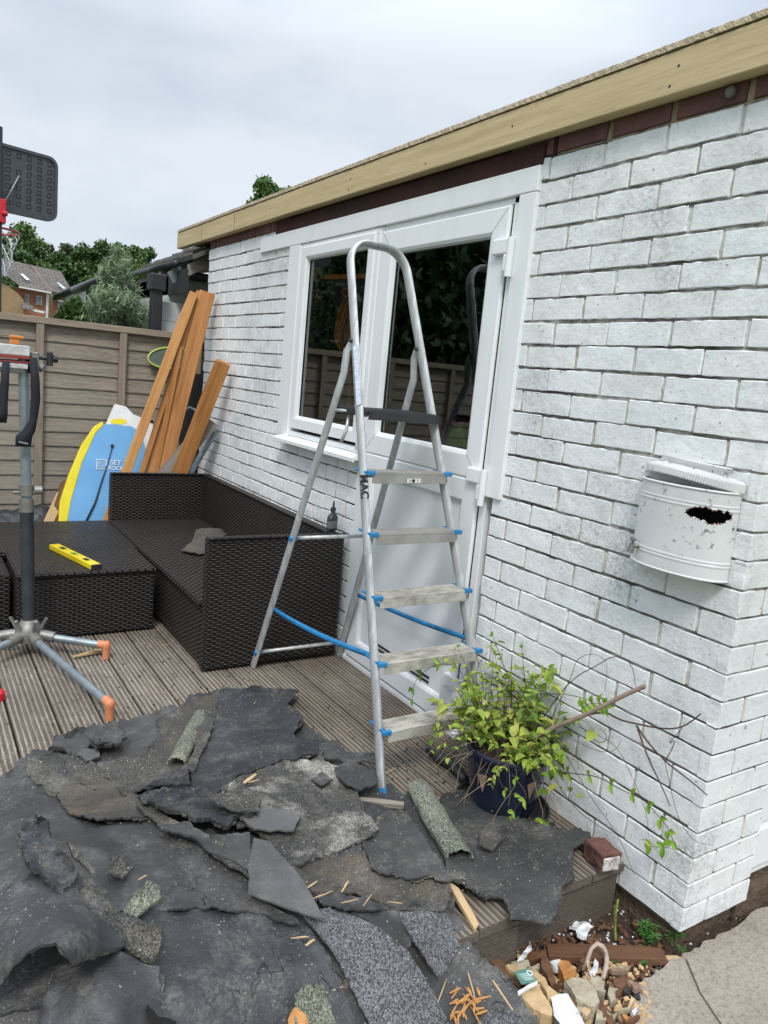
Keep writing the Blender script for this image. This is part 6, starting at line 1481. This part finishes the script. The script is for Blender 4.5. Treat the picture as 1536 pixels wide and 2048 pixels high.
hquad('ridge_edge',[(60,529),(64,530),(106,583),(101,584)],simple('red_brown_ridge',(.2,.1,.07)),h2,dy=(2.0,2.0,-.3,-.3),th=.05)
hquad('roof_window',[(113,564),(119,566),(132,577),(126,577)],M['rooflight'],h2,dy=(1.2,1.2,.2,.2),th=.04)
f=hquad('window',[(115,600),(130,604),(130,619),(115,616)],M['hglass'],h2,dy=(.85,)*4,th=.05)
hquad('window_head',[(115,599),(130,603),(130,605),(115,601)],M['hwhite'],f,dy=(.75,)*4,th=.03)
# neighbour's low building beyond the end of the wall
nb=thing('neighbour_bungalow','low building with dark tiled roof, black gutter and pale cladding beyond the fence','building',(.5,8,0))
ey0,ey1=5.26,6.7; EX,EZ=-.10,2.045
m=MB(); RX,RZ=1.0,2.65; th=.03
m.add([(EX,ey0,EZ),(EX,ey1,EZ),(RX,ey1,RZ),(RX,ey0,RZ),(EX+.01,ey0,EZ-th),(EX+.01,ey1,EZ-th),(RX,ey1,RZ-th),(RX,ey0,RZ-th)],[(0,3,2,1),(4,5,6,7),(0,1,5,4),(1,2,6,5),(2,3,7,6),(3,0,4,7)])
rf_=m.build('roof',simple('dark_slate_tile',(.075,.07,.066),(.12,.11,.10),.7,9,.4),nb)
m=MB()
nrow=9
for i in range(nrow):
    t=(i+.0)/nrow; x=EX+(RX-EX)*t; z=EZ+(RZ-EZ)*t; x2=EX+(RX-EX)*(i+1.05)/nrow; z2=EZ+(RZ-EZ)*(i+1.05)/nrow
    for j in range(6):
        y0_=ey0+(ey1-ey0)*j/6.5+ (.1 if i%2 else 0); y1_=y0_+(ey1-ey0)/6.5-.012; m.add([(x,y0_,z+.016),(x,y1_,z+.016),(x2,y1_,z2+.004),(x2,y0_,z2+.004),(x,y0_,z+.001),(x,y1_,z+.001)],[(0,3,2,1),(0,1,5,4)])
m.build('tiles',simple('mossy_slate_tile',(.10,.092,.085),(.15,.14,.125),.75,6,.4),rf_)
m=MB(); m.tube([(EX-.03,ey0+.25,EZ-.045),(EX-.03,ey1,EZ-.045)],.026,10); m.build('gutter',M['blackp'],nb,smooth=True)
m=MB(); m.box((EX+.0,5.80,-.1),(2.0,ey1-.1,1.93)); m.build('wall',M['clad'],nb)
m=MB(); m.box((EX,5.4,1.80),(EX+.03,ey1-.05,1.96)); m.box((EX+.031,5.5,1.94),(.9,6.0,1.96)); m.build('eaves_board',M['blackp'],nb)
for k in range(4): 
    m=MB(); yy=5.38+k*.36; m.add([(EX+.02,yy,EZ-.05),(EX+.02,yy+.045,EZ-.05),(RX,yy+.045,RZ-.05),(RX,yy,RZ-.05),(EX+.02,yy,EZ-.13),(EX+.02,yy+.045,EZ-.13),(RX,yy+.045,RZ-.15),(RX,yy,RZ-.15)],[(0,3,2,1),(4,5,6,7),(0,1,5,4),(1,2,6,5),(2,3,7,6),(3,0,4,7)]); m.build('rafter',M['brownwood'] if k%2 else M['greyplank'],nb)
m=MB(); a=[PY(385,505,5.5),PY(418,492,5.5),PY(418,545,5.5),PY(388,548,5.5)]; b=[p+Vector((0,.01,0)) for p in a]; m.add(a+b,[(0,1,2,3)[::-1],(4,5,6,7),(0,1,5,4),(1,2,6,5),(2,3,7,6),(3,0,4,7)]); m.build('soffit_panel',M['metalwhite'],nb)
m=MB(); a=[PY(335,545,5.6),PY(385,515,5.6),PY(385,552,5.6),PY(362,565,5.6),PY(345,566,5.6)]; b=[p+Vector((0,.01,0)) for p in a]; m.add(a+b,[(4,3,2,1,0),(5,6,7,8,9)]+[(i,(i+1)%5,5+(i+1)%5,5+i) for i in range(5)]); m.build('torn_soffit',M['galv'],nb)
pd=PY(313,600,5.6)
m=MB(); m.box((pd.x-.042,5.56,0),(pd.x+.034,5.64,1.88)); m.box((pd.x-.06,5.54,1.80),(pd.x+.052,5.66,1.915)); m.build('downpipe',M['blackp'],nb,bevel=.008)
m=MB(); m.box((pd.x+.04,5.68,-.1),(1.2,5.71,1.74)); m.build('gable_cladding',M['clad'],nb)
m=MB(); m.tube([PY(332,626,5.7),PY(332,672,5.7)],.012,6); m.tube([PY(322,632,5.7),PY(322,672,5.7)],.018,6); tag(m.build('short_posts',M['darksteel']),'two short dark posts just beyond the fence by the black downpipe','post')
# conservatory eave further away
cv=thing('neighbour_extension','grey lower roof and dark gutter beyond the olive shrub','building',(0,10,0))
m=MB(); a=[PY(108,592,11.4),PY(150,576,11.4),PY(212,560,10.4),PY(205,552,10.4)]; 
b=[p+Vector((.0,.25,.02)) for p in a]; m.add(a+b,[(0,1,2,3)[::-1],(4,5,6,7),(0,1,5,4),(1,2,6,5),(2,3,7,6),(3,0,4,7)]); m.build('roof',simple('grey_lead_roof',(.12,.12,.12),(.07,.07,.07),.7),cv)
m=MB(); m.tube([PY(106,592,11.3),PY(112,594,11.3),PY(147,580,11.0),PY(149,582,10.8),PY(215,556,9.0)],.05,8); m.build('gutter',M['blackp'],cv,smooth=True)
m=MB(); a=[PY(133,592,11.2),PY(172,582,11.2),PY(172,680,11.2),PY(133,680,11.2)]; b=[p+Vector((0,.1,0)) for p in a]; m.add(a+b,[(0,1,2,3)[::-1],(4,5,6,7),(0,1,5,4),(1,2,6,5),(2,3,7,6),(3,0,4,7)]); m.build('wall',M['clad'],cv)
# olive shrub behind the fence
def shrub(name,label,blobs,n,size,mat,seed,cat,base,narrow=True,sh=.15):
    o=thing(name,label,cat,base); rr=random.Random(seed)
    leafcloud('foliage',blobs,n,size,mat,o,seed,shell=sh,elong=1.7,narrow=narrow); m=MB()
    for b in blobs:
        m.tube([Vector(base),(Vector(base)+Vector(b[:3]))/2+Vector((rr.uniform(-.06,.06),0,0)),Vector(b[:3])+Vector((0,0,b[3]*.6))],[.018,.010,.003],5)
    m.build('stems',M['bark'],o,smooth=True); return o
SY=6.25
bl=[]
for (x,y,r_) in ((236,505,14),(225,530,18),(248,535,16),(215,560,18),(240,565,24),(262,580,20),(205,595,24),(235,600,28),(265,610,26),(285,630,22),(190,620,20),(215,635,28),(250,640,28),(280,648,20),(200,655,20),(255,520,10),(208,540,12),(184,600,12)):
    p=PY(x,y,SY+random.uniform(-.15,.15)); bl.append((p.x,p.y,p.z,r_*SY/FPX))
shrub('olive_shrub','silvery green narrow leaved shrub just behind the fence',bl,5200,.020,M['olive'],5,'shrub',(-.32,SY,0),sh=.1)
bl=[]
for (x,y,r_) in ((135,628,16),(155,620,18),(168,630,16),(122,640,12),(148,645,20)):
    p=PY(x,y,7.6); bl.append((p.x,p.y,p.z,r_*7.6/FPX))
shrub('small_bush','small dark green bush left of the olive shrub behind the fence',bl,1500,.022,M['tree1'],6,'shrub',(-.55,7.6,0),narrow=False)
# reflected things on the open side of the deck
def conif(x,y,h,r_,n,seed,label):
    rr=random.Random(seed); o=thing('conifer',label,'conifer',(x,y,0),'dark hedge trees reflected in the glass'); bl=[]
    for i in range(26):
        t=i/25; a=rr.uniform(0,6.28); bl.append((x+r_*.5*(1-t*.7)*math.cos(a),y+r_*.5*(1-t*.7)*math.sin(a),.4+t*(h-.6),r_*(1-.72*t)*.75))
    leafcloud('crown',bl,n*3,.042,M['conifer'],o,seed,shell=.3); m=MB(); m.tube([(x,y,0),(x,y,h*.9)],[.14,.03],8); m.build('trunk',M['bark'],o)
for i,(x,y,h) in enumerate(((-3.6,7.6,5.2),(-4.7,8.2,5.6),(-5.6,9.2,5.2),(-6.8,9.6,6),(-5.0,11.5,6.5),(-7.6,12.5,6.2),(-6.2,14.5,6.6),(-9,11,6))): conif(x,y,h,1.25,5200,30+i,'tall dark conifer mirrored in the right hand door glass')
rh=thing('reflected_house','tan brick house with small white window mirrored in the left window glass','house',(-9,20,0))
m=MB(); m.box((-17,20,0),(-8.6,26,4.6)); m.build('wall',M['htan'],rh,uv=True)
m=MB(); m.add([(-17.3,19.6,4.5),(-8.2,19.6,4.5),(-8.2,23,7.2),(-17.3,23,7.2)],[(0,1,2,3)]); m.build('roof',M['tile'],rh,solid=.1,uv=True)
for x in (-10.6,-13.5): m=MB(); m.box((x,19.93,2.2),(x+1.0,19.99,3.2)); wf=m.build('window',M['hwhite'],rh); m=MB(); m.box((x+.1,19.9,2.3),(x+.9,19.925,3.1)); m.build('pane',M['hglass'],wf)
# basketball hoop seen from behind
bb=thing('basketball_hoop','black basketball backboard seen from behind on a pole beyond the fence','basketball hoop',(-1.14,7.05,0))
BY=7.0
tl=PY(-60,281,BY); tr_=PY(115,320,BY); br=PY(115,443,BY); bl_=PY(-60,425,BY)
zt=PY(100,314,BY).z; zb=PY(100,444,BY).z; xr=PY(114,400,BY).x; xl=xr-1.1
# board plane is turned slightly: its right side lies a little nearer
F=Matrix.Translation((xr,BY,(zt+zb)/2))@Matrix.Rotation(R(15),4,'Z')
Wd,Hd=1.05,(zt-zb)
def rrect(w0,w1,h0,h1,r_,n=6):
    pts=[]
    for cx,cy,a0 in ((w1-r_,h1-r_,0),(w0+r_,h1-r_,90),(w0+r_,h0+r_,180),(w1-r_,h0+r_,270)):
        for i in range(n+1): a=R(a0+90*i/n); pts.append((cx+r_*math.cos(a),cy+r_*math.sin(a)))
    return pts
m=MB(); o_=rrect(-Wd,0,-Hd/2,Hd/2,.075); i_=rrect(-Wd+.022,-.022,-Hd/2+.022,Hd/2-.022,.058)
k=len(o_); vs=[(x,.03,z) for x,z in o_]+[(x,-.012,z) for x,z in o_]+[(x,-.012,z) for x,z in i_]+[(x,.0,z) for x,z in i_]
fs=[(i,(i+1)%k,k+(i+1)%k,k+i) for i in range(k)]+[(k+i,k+(i+1)%k,2*k+(i+1)%k,2*k+i) for i in range(k)]+[(2*k+i,2*k+(i+1)%k,3*k+(i+1)%k,3*k+i) for i in range(k)]+[tuple(range(k))[::-1],tuple(range(3*k,4*k))]
m.add(vs,fs)
for r_ in range(7):
    for c in range(12):
        x=-.065-.080*c; z=Hd/2-.06-(Hd-.14)/6*r_
        if c==3 and r_==1: continue
        h_=.0195; q=rrect(x-h_,x+h_,z-h_,z+h_,.006,2); kk=len(q)
        m.add([(a,-.0005,b) for a,b in q]+[(a*.8+x*.2,-.004,b*.8+z*.2) for a,b in q]+[(a*.72+x*.28,.006,b*.72+z*.28) for a,b in q],[(i,(i+1)%kk,kk+(i+1)%kk,kk+i) for i in range(kk)]+[(kk+i,kk+(i+1)%kk,2*kk+(i+1)%kk,2*kk+i) for i in range(kk)]+[tuple(range(2*kk,3*kk))],1)
m.build('backboard',[simple('slate_black_plastic',(.045,.052,.058),(.06,.068,.074),.5,10,.1),simple('black_recess',(.010,.011,.013),None,.6)],bb,F)
px_=PY(1,500,BY-.12).x
m=MB(); m.tube([(px_-.022,BY-.12,0),(px_-.022,BY-.12,2.95)],.032,14); m.build('pole',M['darksteel'],bb,smooth=40)
m=MB(); p=PY(2,420,BY-.14); m.box((p.x-.08,p.y-.06,p.z-.10),(p.x+.030,p.y+.06,p.z+.075)); m.tube([p+Vector((.0,-.065,-.03)),p+Vector((.04,-.06,-.03))],.02,10); m.build('red_bracket',M['redp'],bb,bevel=.015)
m=MB(); m.tube([PY(47,335,BY-.05),PY(8,408,BY-.16)],.006,8); m.tube([PY(47,334,BY-.06),PY(46,338,BY-.05)],.012,8); m.build('brace_rod',M['galv'],bb,smooth=True)
cx_=px_+.02; hz=p.z-.10
m=MB(); 
rc=Vector((cx_-.06,BY+.32,hz))
m.tube([(rc.x+.225*math.cos(t*math.pi/12),rc.y+.225*math.sin(t*math.pi/12),rc.z) for t in range(24)],.009,6,closed=True); m.build('rim',M['redp'],bb,smooth=True)
m=MB()
for k in range(14):
    for sg in (1,-1):
        pts=[]
        for i in range(9):
            t=i/8; a=2*math.pi*k/14+sg*t*1.5; r_=.222-.09*t+.01*math.sin(t*12); pts.append((rc.x+r_*math.cos(a),rc.y+r_*math.sin(a),rc.z-.36*t))
        m.tube(pts,.0035,3)
m.build('net',M['net'],bb)
# red thing at the far left edge of the deck
pr_=PZ(-2,1392,.015); m=MB(); m.lathe([(0,0),(.02,0),(.022,.03),(.012,.04),(0,.04)],(pr_.x,pr_.y,.0),14); tag(m.build('bottle_cap',M['redp'],smooth=40),'red plastic cap cut by the left edge of the picture on the deck','cap')
